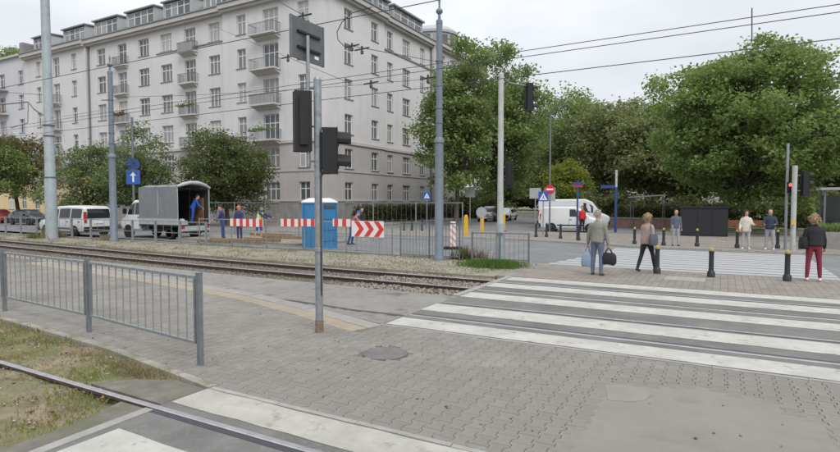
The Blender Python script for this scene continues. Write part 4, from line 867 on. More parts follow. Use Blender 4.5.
# signs on posts
def sign_post(label, px, py, h, m='galvanised', r=.035, z=.03):
    x, y = G(px, py); t = thing('road_sign', label, 'road sign', (x, y, z)); MB().tube([(0, 0, -.05), (0, 0, h)], r, 8).build('post', m, t, 40); return t
def plate(t, z, w, h, m, shape='rect', rz=.25, yo=-.05, name='sign_plate'):
    c, s = math.cos(rz), math.sin(rz); M = Matrix.Translation((-s*yo, c*yo, z)) @ Matrix.Rotation(rz, 4, 'Z') @ Matrix.Rotation(PI/2, 4, 'X')
    if shape == 'rect': poly = [(-w/2, -h/2), (w/2, -h/2), (w/2, h/2), (-w/2, h/2)]
    elif shape == 'tri': poly = [(-w/2, -h/2), (w/2, -h/2), (0, h/2)]
    elif shape == 'itri': poly = [(-w/2, h/2), (0, -h/2), (w/2, h/2)]
    else: poly = [(w/2*math.cos(2*PI*i/20), w/2*math.sin(2*PI*i/20)) for i in range(20)]
    return MB().prismM(poly, -.008, .008, M).build(name, m, t)
def glyph(t, z, polys, m, rz=.25, yo=-.062):
    M = Matrix.Translation((-math.sin(rz)*yo, math.cos(rz)*yo, z)) @ Matrix.Rotation(rz, 4, 'Z') @ Matrix.Rotation(PI/2, 4, 'X'); mb = MB()
    for p in polys: mb.prismM(p, -.002, .003, M)
    return mb.build('symbol', m, t)
walker = [[(-.03, .1), (.03, .1), (.03, .16), (-.03, .16)], [(-.04, -.05), (.05, -.05), (.04, .09), (-.04, .09)], [(-.12, -.2), (-.07, -.2), (.02, -.05), (-.04, -.05)], [(.02, -.05), (.07, -.05), (.12, -.2), (.07, -.2)]]
def crossing_sign(label, px, py, h):
    t = sign_post(label, px, py, h); plate(t, h-.34, .6, .6, 'sign_blue'); glyph(t, h-.35, [[(-.24, -.21), (.24, -.21), (0, .23)]], 'sign_white'); glyph(t, h-.38, [[(x*.62, y*.62) for x, y in q] for q in walker], 'black_plastic', yo=-.068); return t
crossing_sign('blue pedestrian crossing sign beside the hedge', 427, 227, 2.95); crossing_sign('blue pedestrian crossing sign by the small white van', 543, 236, 2.75)
t = sign_post('no-entry sign on a tall thin lamp post beside the white vans', 549.5, 232, 8.2, 'galv_dark', .06)
plate(t, 2.95, .66, .66, 'sign_red', 'disc'); glyph(t, 2.95, [[(-.23, -.06), (.23, -.06), (.23, .06), (-.23, .06)]], 'sign_white'); plate(t, 2.6, .75, .95, 'sign_grey', yo=-.03)
MB().tube([(0, 0, 8.2), (.3, -.2, 8.5), (.9, -.6, 8.6)], .04, 7).box((1.1, -.7, 8.58), (.6, .2, .1), -.5).build('lamp_arm', 'galv_dark', t)
t = sign_post('back of a grey square sign next to the crossing sign', 535, 233.5, 2.95); plate(t, 2.65, .75, .7, 'sign_grey')
t = sign_post('grey back of a give-way triangle and plate by the parked cars', 470, 224, 4.7, 'galvanised', .06); plate(t, 4.35, 1.5, 1.1, 'sign_grey', 'itri'); plate(t, 3.0, .95, .95, 'sign_grey')
t = sign_post('round grey sign back low on a thin post by the parked cars', 481.5, 232, 1.75); plate(t, 1.35, .75, .75, 'sign_grey', 'disc')
t = sign_post('blue street-name sign on a blue post in front of the white van', 577, 240, 3.2, 'street_blue', .05); plate(t, 3.08, .55, .16, 'street_blue', rz=.35); plate(t, 2.94, .55, .08, 'sign_red', rz=.35)
t = sign_post('blue street-name plates on a white-topped blue post on the square', 615.5, 232, 3.1, 'street_blue', .09); MB().tube([(0, 0, 3.1), (0, 0, 4.3)], .08, 8).build('post_top', 'mast_white', t, 40); plate(t, 3.15, .95, .22, 'street_blue', rz=.1); t.children[-1].location = (-.55, 0, 0)
t = sign_post('blue arrow sign and round blue sign on a post behind the truck', 134.5, 229, 8.6, 'galv_dark', .09); plate(t, 5.0, .95, .95, 'street_blue', 'disc', .9, -.1); plate(t, 4.0, .95, 1.1, 'sign_blue', 'rect', .9, -.1)
glyph(t, 4.0, [[(-.06, -.38), (.06, -.38), (.06, .1), (-.06, .1)], [(-.22, .1), (.22, .1), (0, .4)]], 'sign_white', .9, -.115)
def yellow_post(px, py, lb):
    x, y = G(px, py); t = thing('marker_post', lb, 'marker post', (x, y, -.05), 0, 'yellow marker posts')
    MB().lathe([(.22, 0), (.22, .06), (.13, .08)], 12).build('base', 'black_plastic', t); MB().box((0, 0, .65), (.24, .09, 1.15)).lathe([(.12, 1.22), (.115, 1.28), (.07, 1.33), (0, 1.35)], 10, sy=.37).build('blade', 'yellow_paint', t)
yellow_post(466, 235.5, 'yellow marker post next to the striped beacon'); yellow_post(482, 232, 'yellow marker post under the round grey sign back'); yellow_post(503.5, 231, 'yellow marker post peeping out behind the pale signal post')
x, y = G(453, 248); t = thing('beacon', 'red and white striped beacon on a black foot', 'beacon', (x, y, -.06)); MB().box((0, 0, .06), (.8, .45, .12), .3).build('foot', 'black_plastic', t); MB().box((0, 0, 0), (.26, .06, 1.15)).build('blade', 'beacon', t, None, (0, 0, .7), .45)

# ------------------------------------------------------------------ overhead wires
def wire(label, p0, p1, sag=.0, r=.0105, name='overhead_wire', group='overhead wires along the tracks', n=14):
    a, b = Vector(p0), Vector(p1); pts = [a.lerp(b, i/n)-Vector((0, 0, sag*4*(i/n)*(1-i/n))) for i in range(n+1)]
    o = MB().tube(pts, r, 5).build(name, 'cable'); return tag(o, label, 'wire', group)
wire('lowest overhead wire over the far track beyond the pale thick mast', (-150, 23.0, 5.35), (-34, 14.0, 5.33)); wire('lowest overhead wire, passing just over the top of the round tree', (-34, 14.0, 5.33), (60, 12.8, 5.3))
wire('upper overhead wire of the close pair crossing the sky', (-140, 19.4, 6.45), (60, 12.9, 6.3)); wire('lower overhead wire of the close pair crossing the sky', (-140, 19.2, 6.23), (60, 12.7, 6.08))
wire('overhead wire running in front of the upper balconies to the roof corner', (-140, 10.2, 6.32), (60, 10.4, 6.32))
def wpt(px, py, Y): x, z = atY(px, py, Y); return (x, Y, z)
tops = [(bxp, byp, 7.2)]
wire('thin span wire from mast to mast', wpt(110, 97, 17.8), wpt(439, 78, 17.5), .15, .009, 'span_wire', 'span wires between masts')
wire('thin span wire from mast to mast', wpt(48, 118, 17.4), wpt(112, 108, 17.8), .05, .009, 'span_wire', 'span wires between masts')
wire('thin span wire from mast to mast', wpt(0, 92, 17), wpt(46, 95, 17.4), .0, .014, 'span_wire', 'span wires between masts')
wire('thin span wire from mast to mast', wpt(439, 62, 17.5), wpt(352, 46, 12.9), .0, .01, 'span_wire', 'span wires between masts')
wire('thin span wire from mast to mast', wpt(201, 21, 22), wpt(352, 84, 12.9), .0, .008, 'span_wire', 'span wires between masts')
wire('thin span wire from mast to mast', wpt(303, 15, 10.3), wpt(240, -20, 12), .0, .01, 'span_wire', 'span wires between masts')
ja = wpt(410, 0, 10.4)
jp = [wpt(x, y, 11.5) for x, y in ((372, 7), (352, 13), (342, 22), (337, 32), (338, 40), (345, 47))]
tag(MB().tube(jp, .012, 5).build('jumper_cable', 'cable'), 'curved jumper cable hanging between two overhead wires', 'wire')
tag(MB().tube([wpt(752, 41.5, 12.8), wpt(752, 8, 12.8)], .012, 5).build('dropper', 'cable'), 'short vertical dropper on the wire above the round tree', 'wire')
for px, py, Y in ((303, 17, 10.3), (288, 58, 12.9), (352, 47, 12.9), (362, 50, 12.9), (371, 84, 13), (428, 79, 13)):
    x, y, z = wpt(px, py, Y); o = MB().lathe([(.02, -.12), (.045, -.1), (.045, -.03), (.02, 0), (.03, .03), (.03, .1), (.01, .12)], 8, (0, 0, 0)).tube([(-.22, 0, .0), (.22, 0, .06)], .022, 6).build('insulator', 'cable', None, 40, (x, y, z), .3); tag(o, 'small black insulator hanging in the overhead wires', 'insulator', 'insulators in the overhead wires')

# ------------------------------------------------------------------ platform railing in the foreground
FP = [(-15.3, 5.5), (-12.06, 5.24), (-8.91, 5.04), (-5.84, 4.70)]
BARS = MB().tube([(0, 0, 0), (0, 0, .84)], .0085, 6).mesh('bar', 'galvanised')
t = thing('pedestrian_railing', 'galvanised steel railing with vertical bars along the platform edge', 'railing')
for (ax, ay) in FP:
    o = MB().box((0, 0, .56), (.06, .06, 1.24)).box((0, 0, 1.19), (.066, .066, .02)).build('post', 'galv_mid', t, None, (ax, ay, 0), -.1)
for a, b in zip(FP, FP[1:]):
    A, B = Vector((*a, 0)), Vector((*b, 0)); d = (B-A).normalized(); ang = math.atan2(d.y, d.x); A2, B2 = A+d*.085, B-d*.085; Lp = (B2-A2).length; C_ = (A2+B2)/2
    MB().box((0, 0, 0), (Lp, .045, .04)).build('top_rail', 'galvanised', t, None, (C_.x, C_.y, 1.13), ang)
    MB().box((0, 0, 0), (Lp, .04, .035)).build('bottom_rail', 'galvanised', t, None, (C_.x, C_.y, .28), ang)
    for e in (A2, B2): MB().box((0, 0, 0), (.04, .042, .815)).build('end_bar', 'galv_mid', t, None, (e.x, e.y, .7), ang)
    nb_ = 13
    for i in range(nb_): p = A2.lerp(B2, (i+1)/(nb_+1)); link('bar', BARS, t, (p.x, p.y, .28))
    for e, s in ((A, 1), (B, -1)):
        for z in (.45, .95): MB().box((0, 0, 0), (.05, .03, .05)).build('clamp', 'galv_dark', t, None, (e.x+d.x*.05*s, e.y+d.y*.05*s, z), ang)

# ------------------------------------------------------------------ fences of the works
def far_railing(label, p0, p1, h, gap, m='galvanised', bars=.13, z0=.1, pr=.03, name='railing', group=None, posts=2.0, bt=.012):
    t = thing(name, label, 'railing', (0, 0, 0), 0, group); A, B = Vector((*p0, 0)), Vector((*p1, 0)); Lr = (B-A).length; n = max(1, round(Lr/posts)); d = (B-A)/n; ang = math.atan2(d.y, d.x)
    for i in range(n+1): p = A+d*i; MB().box((0, 0, h/2-.03), (pr*2, pr*2, h+.06)).build('post', m, t, None, (p.x, p.y, 0), ang)
    for i in range(n):
        c = A+d*(i+.5); MB().box((0, 0, 0), (d.length-pr*2, .035, .04)).build('top_rail', m, t, None, (c.x, c.y, h-.04), ang); MB().box((0, 0, 0), (d.length-pr*2, .03, .03)).build('bottom_rail', m, t, None, (c.x, c.y, z0), ang)
        b = MB(); k = max(1, round(d.length/bars))
        for j in range(1, k): x = -d.length/2+d.length*j/k; b.box((x, 0, (h-.06+z0)/2), (bt, bt, h-.09-z0))
        b.build('bars', m, t, None, (c.x, c.y, 0), ang)
    return t
X0, _ = atY(-60, 225, 17.95); X1, _ = atY(206, 225, 17.95)
far_railing('grey metal railing along the verge in front of the vans', (X0, 17.95), (X1, 17.95), 1.15, 0, 'galvanised', .6, .55, .045, posts=1.9)
Xa, Xb = atY(207, 230, 18.6)[0], atY(398, 230, 18.6)[0]
bf = far_railing('barrier fence with thin bars and boards before the roadworks', (Xa, 18.15), (Xb, 18.15), 1.32, 0, 'galvanised', .24, .12, .022, 'barrier_fence', posts=2.4, bt=.008)
far_railing('tall temporary fence of thin bars behind the workers', (-30.5, 25.2), (-11.5, 25.2), 2.1, 0, 'galvanised', .3, .12, .022, 'site_fence', posts=2.6, bt=.006)
Xc_, Xd = atY(400, 245, 17.9)[0], atY(459, 245, 17.9)[0]
far_railing('thin-barred railing between the roadworks and the big mast', (Xc_, 17.95), (Xd, 17.95), 1.35, 0, 'galv_dark', .14, .1, .022, posts=1.5)
Xe, Xf = atY(475, 245, 17.95)[0], atY(529, 245, 18.05)[0]
far_railing('short dark railing around the pale signal post', (Xe, 17.7), (Xf, 18.02), 1.05, 0, 'galv_dark', .16, .1, .03, posts=.95)
def board(px0, px1, y0_, y1_, Y, label):
    xa, za = atY(px0, y1_, Y); xb, zb = atY(px1, y0_, Y)
    z_lo = atY((px0+px1)/2, y1_, Y)[1]; z_hi = atY((px0+px1)/2, y0_, Y)[1]
    o = MB().box((0, 0, 0), (xb-xa, .025, z_hi-z_lo)).build('barrier_board', 'red_white', None, None, ((xa+xb)/2, Y, (z_lo+z_hi)/2)); tag(o, label, 'barrier board', 'red and white boards on the barrier fence')
for a, b in ((230, 263), (281, 301), (301, 321), (333, 352)): board(a, b, 219, 226.5, 18.1, {230: 'red and white barrier board in front of the three workers', 281: 'red and white barrier board left of the blue toilet, ending at it', 301: 'red and white barrier board in front of the blue toilet', 333: 'red and white barrier board beside the chevron board'}[a])
# chevron board
xa, xb = atY(352, 230, 18.08)[0], atY(384, 230, 18.08)[0]; zl, zh = atY(368, 237, 18.08)[1], atY(368, 221, 18.08)[1]
t = thing('chevron_board', 'white board with three red chevrons pointing along the road', 'chevron board', ((xa+xb)/2, 18.06, 0)); w = xb-xa; h = zh-zl
MB().box((0, 0, (zl+zh)/2), (w, .02, h)).build('panel', 'barrier_white', t)
for i in range(3):
    c = -w/2+w*(.08+.31*i); a_ = w*.15; M = Matrix.Translation((0, -.013, (zl+zh)/2)) @ Matrix.Rotation(PI/2, 4, 'X')
    MB().prismM([(c, h*.48), (c+a_, h*.48), (c+a_*2.1, 0), (c+a_, -h*.48), (c, -h*.48), (c+a_*1.1, 0)], -.002, .002, M).build('chevron', 'barrier_red', t)
for sx in (-1, 1): MB().tube([(sx*w*.35, .03, -.02), (sx*w*.35, .03, zh)], .02, 6).build('leg', 'galvanised', t)
# raised earth, planks and boards of the trench
soil_ = structure(MB().prism([(-27.5, 20.6), (-18.2, 20.3), (-17.4, 23.6), (-27.8, 24.2)], -.06, .06).build('trench_fill', 'dry_ground'))
for i, (px, py, L_, a) in enumerate(((235, 241, 3.2, .1), (262, 240.5, 2.6, -.08), (285, 238, 3.0, .12), (272, 235.5, 3.4, .0), (215, 242, 2.0, .2))):
    x, y = G(px, py, .1); o = MB().box((0, 0, 0), (L_, .24, .16)).build('plank', 'plank', None, None, (x, y, .14), a); tag(o, 'brown timber plank lying by the trench at the works', 'plank', 'planks at the trench')
# portable toilet
tx, ty_ = -16.4, 19.95
t = thing('portable_toilet', 'blue portable toilet with white roof at the roadworks', 'portable toilet', (tx, ty_, -.06), .06)
b = MB(); w, h = 1.16, 2.12
b.box((0, 0, .06), (w, w, .12)).box((0, 0, .12+h/2-.05), (w-.08, w-.08, h-.1))
for sx in (-1, 1):
    for sy in (-1, 1): b.box((sx*(w/2-.04), sy*(w/2-.04), .1+h/2-.04), (.085, .085, h-.08))
b.build('cabin', 'toilet_blue', t)
MB().box((0, -w/2+.025, 1.05), (.8, .05, 1.86)).build('door', 'toilet_blue', t); d_ = t.children[-1]; MB().box((.3, -w/2-.01, 1.05), (.05, .03, .16)).build('handle', 'toilet_white', d_)
for z in (.55, 1.05, 1.55): MB().box((w/2-.03, 0, z), (.03, w-.22, .36)).build('side_panel', 'toilet_blue', t)
MB().box((w/2-.025, 0, 1.93), (.03, w-.3, .14)).build('vent', 'dark_frame', t)
MB().add([(-w/2-.02, -w/2-.02, h), (w/2+.02, -w/2-.02, h), (w/2+.02, w/2+.02, h), (-w/2-.02, w/2+.02, h), (-w/2-.02, -w/2-.02, h+.06), (w/2+.02, -w/2-.02, h+.06), (w/2+.02, w/2+.02, h+.06), (-w/2-.02, w/2+.02, h+.06), (-.35, -.35, h+.22), (.35, -.35, h+.22), (.35, .35, h+.22), (-.35, .35, h+.22)],
         [(3, 2, 1, 0), (0, 1, 5, 4), (1, 2, 6, 5), (2, 3, 7, 6), (3, 0, 4, 7), (4, 5, 9, 8), (5, 6, 10, 9), (6, 7, 11, 10), (7, 4, 8, 11), (8, 9, 10, 11)]).build('roof', 'toilet_white', t)

# ------------------------------------------------------------------ vehicles
def wheel(parent, x, y, r, w=.2, side=1):
    t_ = MB().lathe([(r*.62, -w/2), (r*.9, -w/2), (r, -w*.3), (r, w*.3), (r*.9, w/2), (r*.62, w/2)], 22, (0, 0, 0), 0, 'Y').build('wheel', 'tyre', parent, 40, (x, y, r))
    rm = MB().lathe([(r*.62, side*-w*.5), (r*.6, side*-w*.4), (r*.2, side*-w*.36), (r*.16, side*-w*.46), (0, side*-w*.46)], 18, (0, 0, 0), 0, 'Y')
    for k in range(6): a = k*PI/3; rm.box((r*.38*math.cos(a), side*-w*.41, r*.38*math.sin(a)), (r*.46, .02, r*.14), 0, 0, -a)
    rm.build('rim', 'rim', t_, 40)
def vehicle(name, label, cat, loc, rz, Wd, st, paint, axles, wr, side_glass, front_glass, rear_glass, tail, head, plate_z=.75, group=None):
    """st: stations (x, z_bottom, z_belt, z_top, half width, top half width), rear to front; front towards +x"""
    t = thing(name, label, cat, loc, rz, group); mb = MB(); n = 14; V = []
    def half(s): x, zb, ze, zt, hw, tw = s; return [(0, zb), (hw*.9, zb), (hw*.985, zb+.12), (hw, (zb+ze)/2+.05), (hw*.975, ze), (tw+.02, zt-.09), (tw-.09, zt-.01), (0, zt+.015)]
    for s in st:
        h_ = half(s); V += [(s[0], y, z) for y, z in h_]+[(s[0], -y, z) for y, z in h_[-2:0:-1]]
    f = [(i*n+k, (i+1)*n+k, (i+1)*n+(k+1) % n, i*n+(k+1) % n) for i in range(len(st)-1) for k in range(n)]
    f += [tuple(range(n)), tuple((len(st)-1)*n+k for k in range(n))[::-1]]
    body = mb.add(V, f).build('body', paint, t, 28)
    def interp(x):
        for a, b in zip(st, st[1:]):
            if a[0] <= x <= b[0]: u = (x-a[0])/(b[0]-a[0]); return [p+(q-p)*u for p, q in zip(a, b)]
        return st[-1]
    for (x0, x1, f0, f1) in side_glass:
        for sg in (-1, 1):
            g = MB(); pts = []; k = 5
            for i in range(k+1):
                x = x0+(x1-x0)*i/k; s = interp(x); h_ = half(s); a, b = h_[4], h_[5]
                pts.append([(x, sg*(a[0]+(b[0]-a[0])*q+.008), a[1]+(b[1]-a[1])*q) for q in (f0, f1)])
            for a, b in zip(pts, pts[1:]): g.quad(*((a[0], b[0], b[1], a[1]) if sg < 0 else (a[0], a[1], b[1], b[0])))
            g.build('window', 'car_glass', t)
    for gl, nm in ((front_glass, 'windscreen'), (rear_glass, 'rear_window')):
        if gl:
            (x0, z0, w0), (x1, z1, w1) = gl; g = MB(); q = [(x0, -w0, z0), (x0, w0, z0), (x1, w1, z1), (x1, -w1, z1)]
            g.add(q+[(a-.03*(1 if nm == 'windscreen' else -1), b, c-.01) for a, b, c in q], [(0, 1, 2, 3), (7, 6, 5, 4), (0, 4, 5, 1), (1, 5, 6, 2), (2, 6, 7, 3), (3, 7, 4, 0)]).build(nm, 'car_glass', t)
    xr, xf = st[0][0], st[-1][0]
    MB().box((xr-.03, 0, st[0][1]+.17), (.14, Wd*.96, .24)).build('rear_bumper', 'black_plastic' if paint == 'car_white' else paint, t); MB().box((xf+.02, 0, st[-1][1]+.15), (.14, Wd*.94, .26)).build('front_bumper', 'black_plastic' if paint == 'car_white' else paint, t)
    for sg in (-1, 1):
        z0, z1, wl = tail; MB().box((xr+.02, sg*(st[0][4]*.97-wl/2+.03), (z0+z1)/2), (.1, wl, z1-z0)).build('tail_light', 'tail_red', t)
        z0, z1, wl = head; MB().box((xf-.03, sg*(st[-1][4]*.92-wl/2+.02), (z0+z1)/2), (.14, wl, z1-z0)).build('headlight', 'lamp_clear', t)
        for ax in axles:
            MB().lathe([(wr*1.14, -.01), (wr*1.14, .01)], 24, (ax, sg*(Wd/2-.004), wr), 0, 'Y').build('wheel_gap_shade', 'black_plastic', t)  # flat dark disc paints in the shaded gap around the wheel
            wheel(t, ax, sg*(Wd/2-.075), wr, .2, sg*-1 if False else (1 if sg < 0 else -1))
        xm = front_glass[0][0]-.25 if front_glass else xf-1; MB().box((xm, sg*(Wd/2+.1), interp(xm)[2]+.1), (.1, .2, .16)).build('mirror', 'black_plastic', t)
        for hx in side_glass: MB().box(((hx[0]+hx[1])/2-.3, sg*(Wd/2+.004), interp((hx[0]+hx[1])/2)[2]-.12), (.16, .03, .035)).build('door_handle', 'black_plastic', t)
    for x0, x1, f0, f1 in side_glass:                 # door shut lines
        for sg in (-1, 1):
            sm_ = MB()
            for xx in (x0-.05, x1+.05):
                st_ = interp(xx); h_ = half(st_); sm_.tube([(xx, sg*(h_[2][0]+.002), h_[2][1]+.06), (xx, sg*(h_[3][0]+.002), h_[3][1]), (xx, sg*(h_[4][0]+.002), h_[4][1])], .007, 4)
            sm_.build('shut_line', 'black_plastic', t)
    for sg in (-1, 1): MB().box(((axles[0]+axles[1])/2, sg*(Wd/2-.012), .5), (axles[1]-axles[0]-wr*2.5, .03, .09)).build('side_moulding', 'black_plastic', t)
    MB().box((xr-.02, 0, plate_z), (.03, .5, .11)).build('number_plate', 'sign_white', t); MB().box((xf+.095, 0, .45), (.02, .5, .11)).build('number_plate', 'sign_white', t)
    return t
VAN = [(-2.2, .32, .98, 1.42, .86, .78), (-2.14, .26, 1.02, 1.74, .9, .76), (-1.9, .24, 1.03, 1.84, .915, .755), (-.6, .22, 1.03, 1.87, .92, .755), (.5, .22, 1.02, 1.83, .92, .74), (.95, .22, 1.0, 1.62, .92, .72), (1.5, .22, .98, 1.14, .915, .8), (1.95, .24, .86, 1.02, .89, .78), (2.2, .3, .72, .88, .82, .72)]
xr = -34.4
pv = vehicle('parked_van', 'white passenger van with dark windows parked behind the pale mast', 'van', (xr-2.1, 19.95, -.06), PI+.02, 1.84, VAN, 'car_white', (-1.35, 1.4), .32, [(-1.95, -1.0, .12, .88), (-.9, .1, .12, .88), (.2, .95, .12, .86)], ((1.5, 1.13, .74), (.66, 1.76, .62)), ((-2.235, 1.12, .7), (-2.175, 1.66, .66)), (.85, 1.5, .14), (.66, .84, .3), .85)
pv.scale = (1.14, 1.04, 1.04)
PANEL = [(-2.1, .3, .98, 1.4, .84, .78), (-2.05, .25, 1.02, 1.72, .88, .76), (-1.85, .22, 1.03, 1.8, .9, .76), (.3, .22, 1.03, 1.82, .9, .75), (.75, .22, 1.0, 1.62, .9, .73), (1.3, .22, .98, 1.13, .89, .79), (1.8, .24, .86, 1.0, .87, .77), (2.1, .3, .72, .86, .8, .7)]
vehicle('parked_van', 'small white panel van in side view beside the crossing sign', 'van', (-9.55, 39.8, -.05), .16, 1.8, PANEL, 'car_white', (-1.3, 1.35), .31, [(-.05, .72, .12, .86)], ((1.3, 1.12, .72), (.5, 1.72, .6)), None, (.85, 1.3, .14), (.64, .82, .3))
BIG = [(-2.75, .35, 1.2, 2.3, .96, .9), (-2.7, .3, 1.25, 2.36, .99, .9), (.9, .28, 1.25, 2.38, 1.0, .89), (1.4, .28, 1.22, 2.15, 1.0, .84), (2.0, .28, 1.15, 1.35, .99, .86), (2.5, .3, 1.0, 1.12, .95, .84), (2.7, .35, .85, .98, .88, .78)]
vehicle('parked_van', 'tall white delivery van standing behind the small panel van', 'van', (-10.5, 44.8, -.05), .16, 2.0, BIG, 'car_white', (-1.7, 1.75), .34, [(.75, 1.5, .1, .8)], ((2.0, 1.33, .82), (1.2, 2.2, .72)), None, (1.0, 1.5, .14), (.75, .95, .3))
CAR = [(-2.1, .35, .8, 1.0, .78, .7), (-2.0, .28, .85, 1.06, .84, .74), (-1.55, .22, .88, 1.36, .87, .62), (-.9, .2, .88, 1.45, .88, .6), (.2, .2, .87, 1.44, .88, .6), (.65, .2, .87, 1.28, .88, .62), (1.15, .2, .86, .96, .87, .74), (1.85, .24, .72, .84, .84, .72), (2.1, .32, .6, .7, .76, .64)]
def sedan(label, loc, rz, paint, group=None): return vehicle('parked_car', label, 'car', loc, rz, 1.76, CAR, paint, (-1.3, 1.32), .31, [(-1.6, -.75, .12, .86), (-.65, .55, .12, .86)], ((1.15, .95, .68), (.4, 1.38, .54)), ((-2.02, 1.04, .62), (-1.5, 1.34, .54)), (.66, .82, .3), (.58, .7, .34))
SUV = [(-2.1, .4, .95, 1.2, .8, .72), (-2.05, .32, .98, 1.55, .88, .68), (-1.7, .28, .98, 1.64, .9, .66), (.1, .26, .97, 1.66, .91, .66), (.6, .26, .97, 1.5, .91, .66), (1.1, .26, .95, 1.07, .9, .77), (1.85, .28, .85, .97, .88, .76), (2.12, .36, .7, .82, .82, .7)]
x, y = G(483, 221.5)
vehicle('parked_car', 'silver car facing the tracks at the mouth of the side street', 'car', (x, y+2, -.05), -PI/2+.12, 1.82, SUV, 'car_silver', (-1.35, 1.35), .34, [(-1.7, -.75, .12, .86), (-.65, .4, .12, .86)], ((1.1, 1.06, .74), (.36, 1.58, .6)), ((-2.1, 1.18, .68), (-2.06, 1.5, .62)), (.8, 1.1, .16), (.68, .84, .36))
x, y = G(497, 220.5); sedan('white car parked beside the silver car in the side street', (x, y+3, -.05), -PI/2+.1, 'car_white')
X, _ = atY(30, 223, 27.3); sedan('dark blue-black car parked beyond the white van', (X, 27.3, -.06), .05, 'car_dark')
X, _ = atY(4, 223, 28.2); sedan('red car parked beside the dark car at the autumn tree', (X-1.2, 28.3, -.06), .05, 'car_red')
# dropside truck with grey tarpaulin, open at the back
TX, TY = -26.9, 21.4
t = thing('tarpaulin_truck', 'white dropside truck with grey tarpaulin, open at the back', 'truck', (TX, TY, -.06), PI)
# local: front towards +x, rear face at x=0
CAB = [(3.55, .5, 1.35, 2.2, .98, .86), (3.6, .42, 1.35, 2.3, 1.0, .86), (4.35, .42, 1.32, 2.28, 1.0, .84), (4.75, .42, 1.3, 2.0, 1.0, .82), (5.15, .42, 1.25, 1.4, .99, .86), (5.5, .46, 1.05, 1.2, .96, .84), (5.65, .5, .85, .98, .88, .76)]
mb = MB(); V = []; n = 14
for s in CAB:
    x, zb, ze, zt, hw, tw = s; h_ = [(0, zb), (hw*.9, zb), (hw*.985, zb+.12), (hw, (zb+ze)/2+.05), (hw*.975, ze), (tw+.02, zt-.09), (tw-.09, zt-.01), (0, zt+.015)]; V += [(x, y, z) for y, z in h_]+[(x, -y, z) for y, z in h_[-2:0:-1]]
mb.add(V, [(i*n+k, (i+1)*n+k, (i+1)*n+(k+1) % n, i*n+(k+1) % n) for i in range(len(CAB)-1) for k in range(n)]+[tuple(range(n)), tuple((len(CAB)-1)*n+k for k in range(n))[::-1]]).build('cab', 'car_white', t, 28)
for sg in (-1, 1):
    for x0, x1 in ((3.68, 4.1), (4.18, 4.72)):
        zt = 2.12 if x1 < 4.5 else 1.98
        MB().add([(x0, sg*.985, 1.42), (x1+.12*(x1 > 4.5), sg*.985, 1.42), (x1-.1*(x1 > 4.5), sg*.895, zt), (x0, sg*.885, 2.12)], [(0, 1, 2, 3) if sg < 0 else (3, 2, 1, 0)]).build('window', 'car_glass', t)
    MB().box((4.85, sg*1.14, 1.6), (.1, .2, .32)).build('mirror', 'black_plastic', t); MB().box((3.75, sg*1.0, 1.25), (.16, .03, .04)).build('door_handle', 'black_plastic', t)
    MB().box((5.55, sg*.68, .95), (.16, .34, .2)).build('headlight', 'lamp_clear', t)
    for ax in (.95, 4.75): wheel(t, ax, sg*.88, .35, .22, 1 if sg < 0 else -1); MB().lathe([(.42, -.01), (.42, .01)], 22, (ax, sg*(.996 if ax > 2 else .7), .38), 0, 'Y').build('wheel_gap_shade', 'black_plastic', t)  # dark disc behind each wheel stands for the shade in its gap
    MB().box((1.75, sg*1.1, 1.03), (3.5, .04, .36)).build('side_board', 'steel_bed', t)
    MB().box((1.9, sg*.85, .56), (1.3, .08, .2)).build('underrun_guard', 'black_plastic', t)
    MB().box((-.03, sg*.85, .72), (.06, .3, .14)).build('tail_light', 'tail_red', t)
MB().add([(5.17, -.84, 1.4), (5.17, .84, 1.4), (4.77, .78, 2.02), (4.77, -.78, 2.02)], [(0, 1, 2, 3)]).build('windscreen', 'car_glass', t)
MB().box((1.77, 0, .79), (3.54, 2.2, .1)).box((2.2, .35, .62), (4.2, .12, .2)).box((2.2, -.35, .62), (4.2, .12, .2)).build('chassis', 'black_plastic', t)
MB().box((0, 0, .6), (.05, 2.14, .34)).build('tailgate', 'steel_bed', t)           # hanging down
MB().box((-.06, 0, .42), (.08, 1.9, .12)).build('rear_bumper', 'black_plastic', t)
# tarpaulin shell: side covers only the front two thirds, the rear part rolled up
mb = MB(); zt = 3.02; zb = 1.2
def tarp_sheet(x0, x1, sy, nx_=14, nz_=6):
    V = []; 
    for i in range(nx_+1):
        for j in range(nz_+1):
            u, v = i/nx_, j/nz_; bul = .025*math.sin(u*PI*3+.4)*math.sin(v*PI)+.012*math.sin(u*17+v*5)
            V.append((x0+(x1-x0)*u, sy*(1.11+bul), zb+(zt-zb)*v))
    return V, [(i*(nz_+1)+j, (i+1)*(nz_+1)+j, (i+1)*(nz_+1)+j+1, i*(nz_+1)+j+1) for i in range(nx_) for j in range(nz_)]
for sy in (-1, 1): mb.add(*tarp_sheet(.02, 3.5, sy))
V = []; k = 10
for i in range(15):
    for j in range(k+1): a = j/k; V.append((.02+3.48*i/14, -1.11+2.22*a, zt+.16*math.sin(PI*a)+.02*math.sin(i*1.4+j)))
mb.add(V, [(i*(k+1)+j, (i+1)*(k+1)+j, (i+1)*(k+1)+j+1, i*(k+1)+j+1) for i in range(14) for j in range(k)])
mb.quad((3.5, -1.11, zb), (3.5, 1.11, zb), (3.5, 1.11, zt), (3.5, -1.11, zt))
mb.build('tarpaulin', 'tarp', t, 50)
for x in (.9, 1.75, 2.6): MB().box((x, -1.142, 2.1), (.03, .012, 1.76)).build('tarp_strap', 'galv_dark', t)
rl = MB(); rl.tube([(.0, -1.12, zt-.03), (-.03, -.8, zt+.12), (-.05, -.3, zt+.24), (-.02, .2, zt+.26), (-.04, .7, zt+.16), (.0, 1.12, zt+.02)], [.07, .1, .12, .1, .11, .07], 8).build('rolled_flap', 'steel_bed', t, 60)
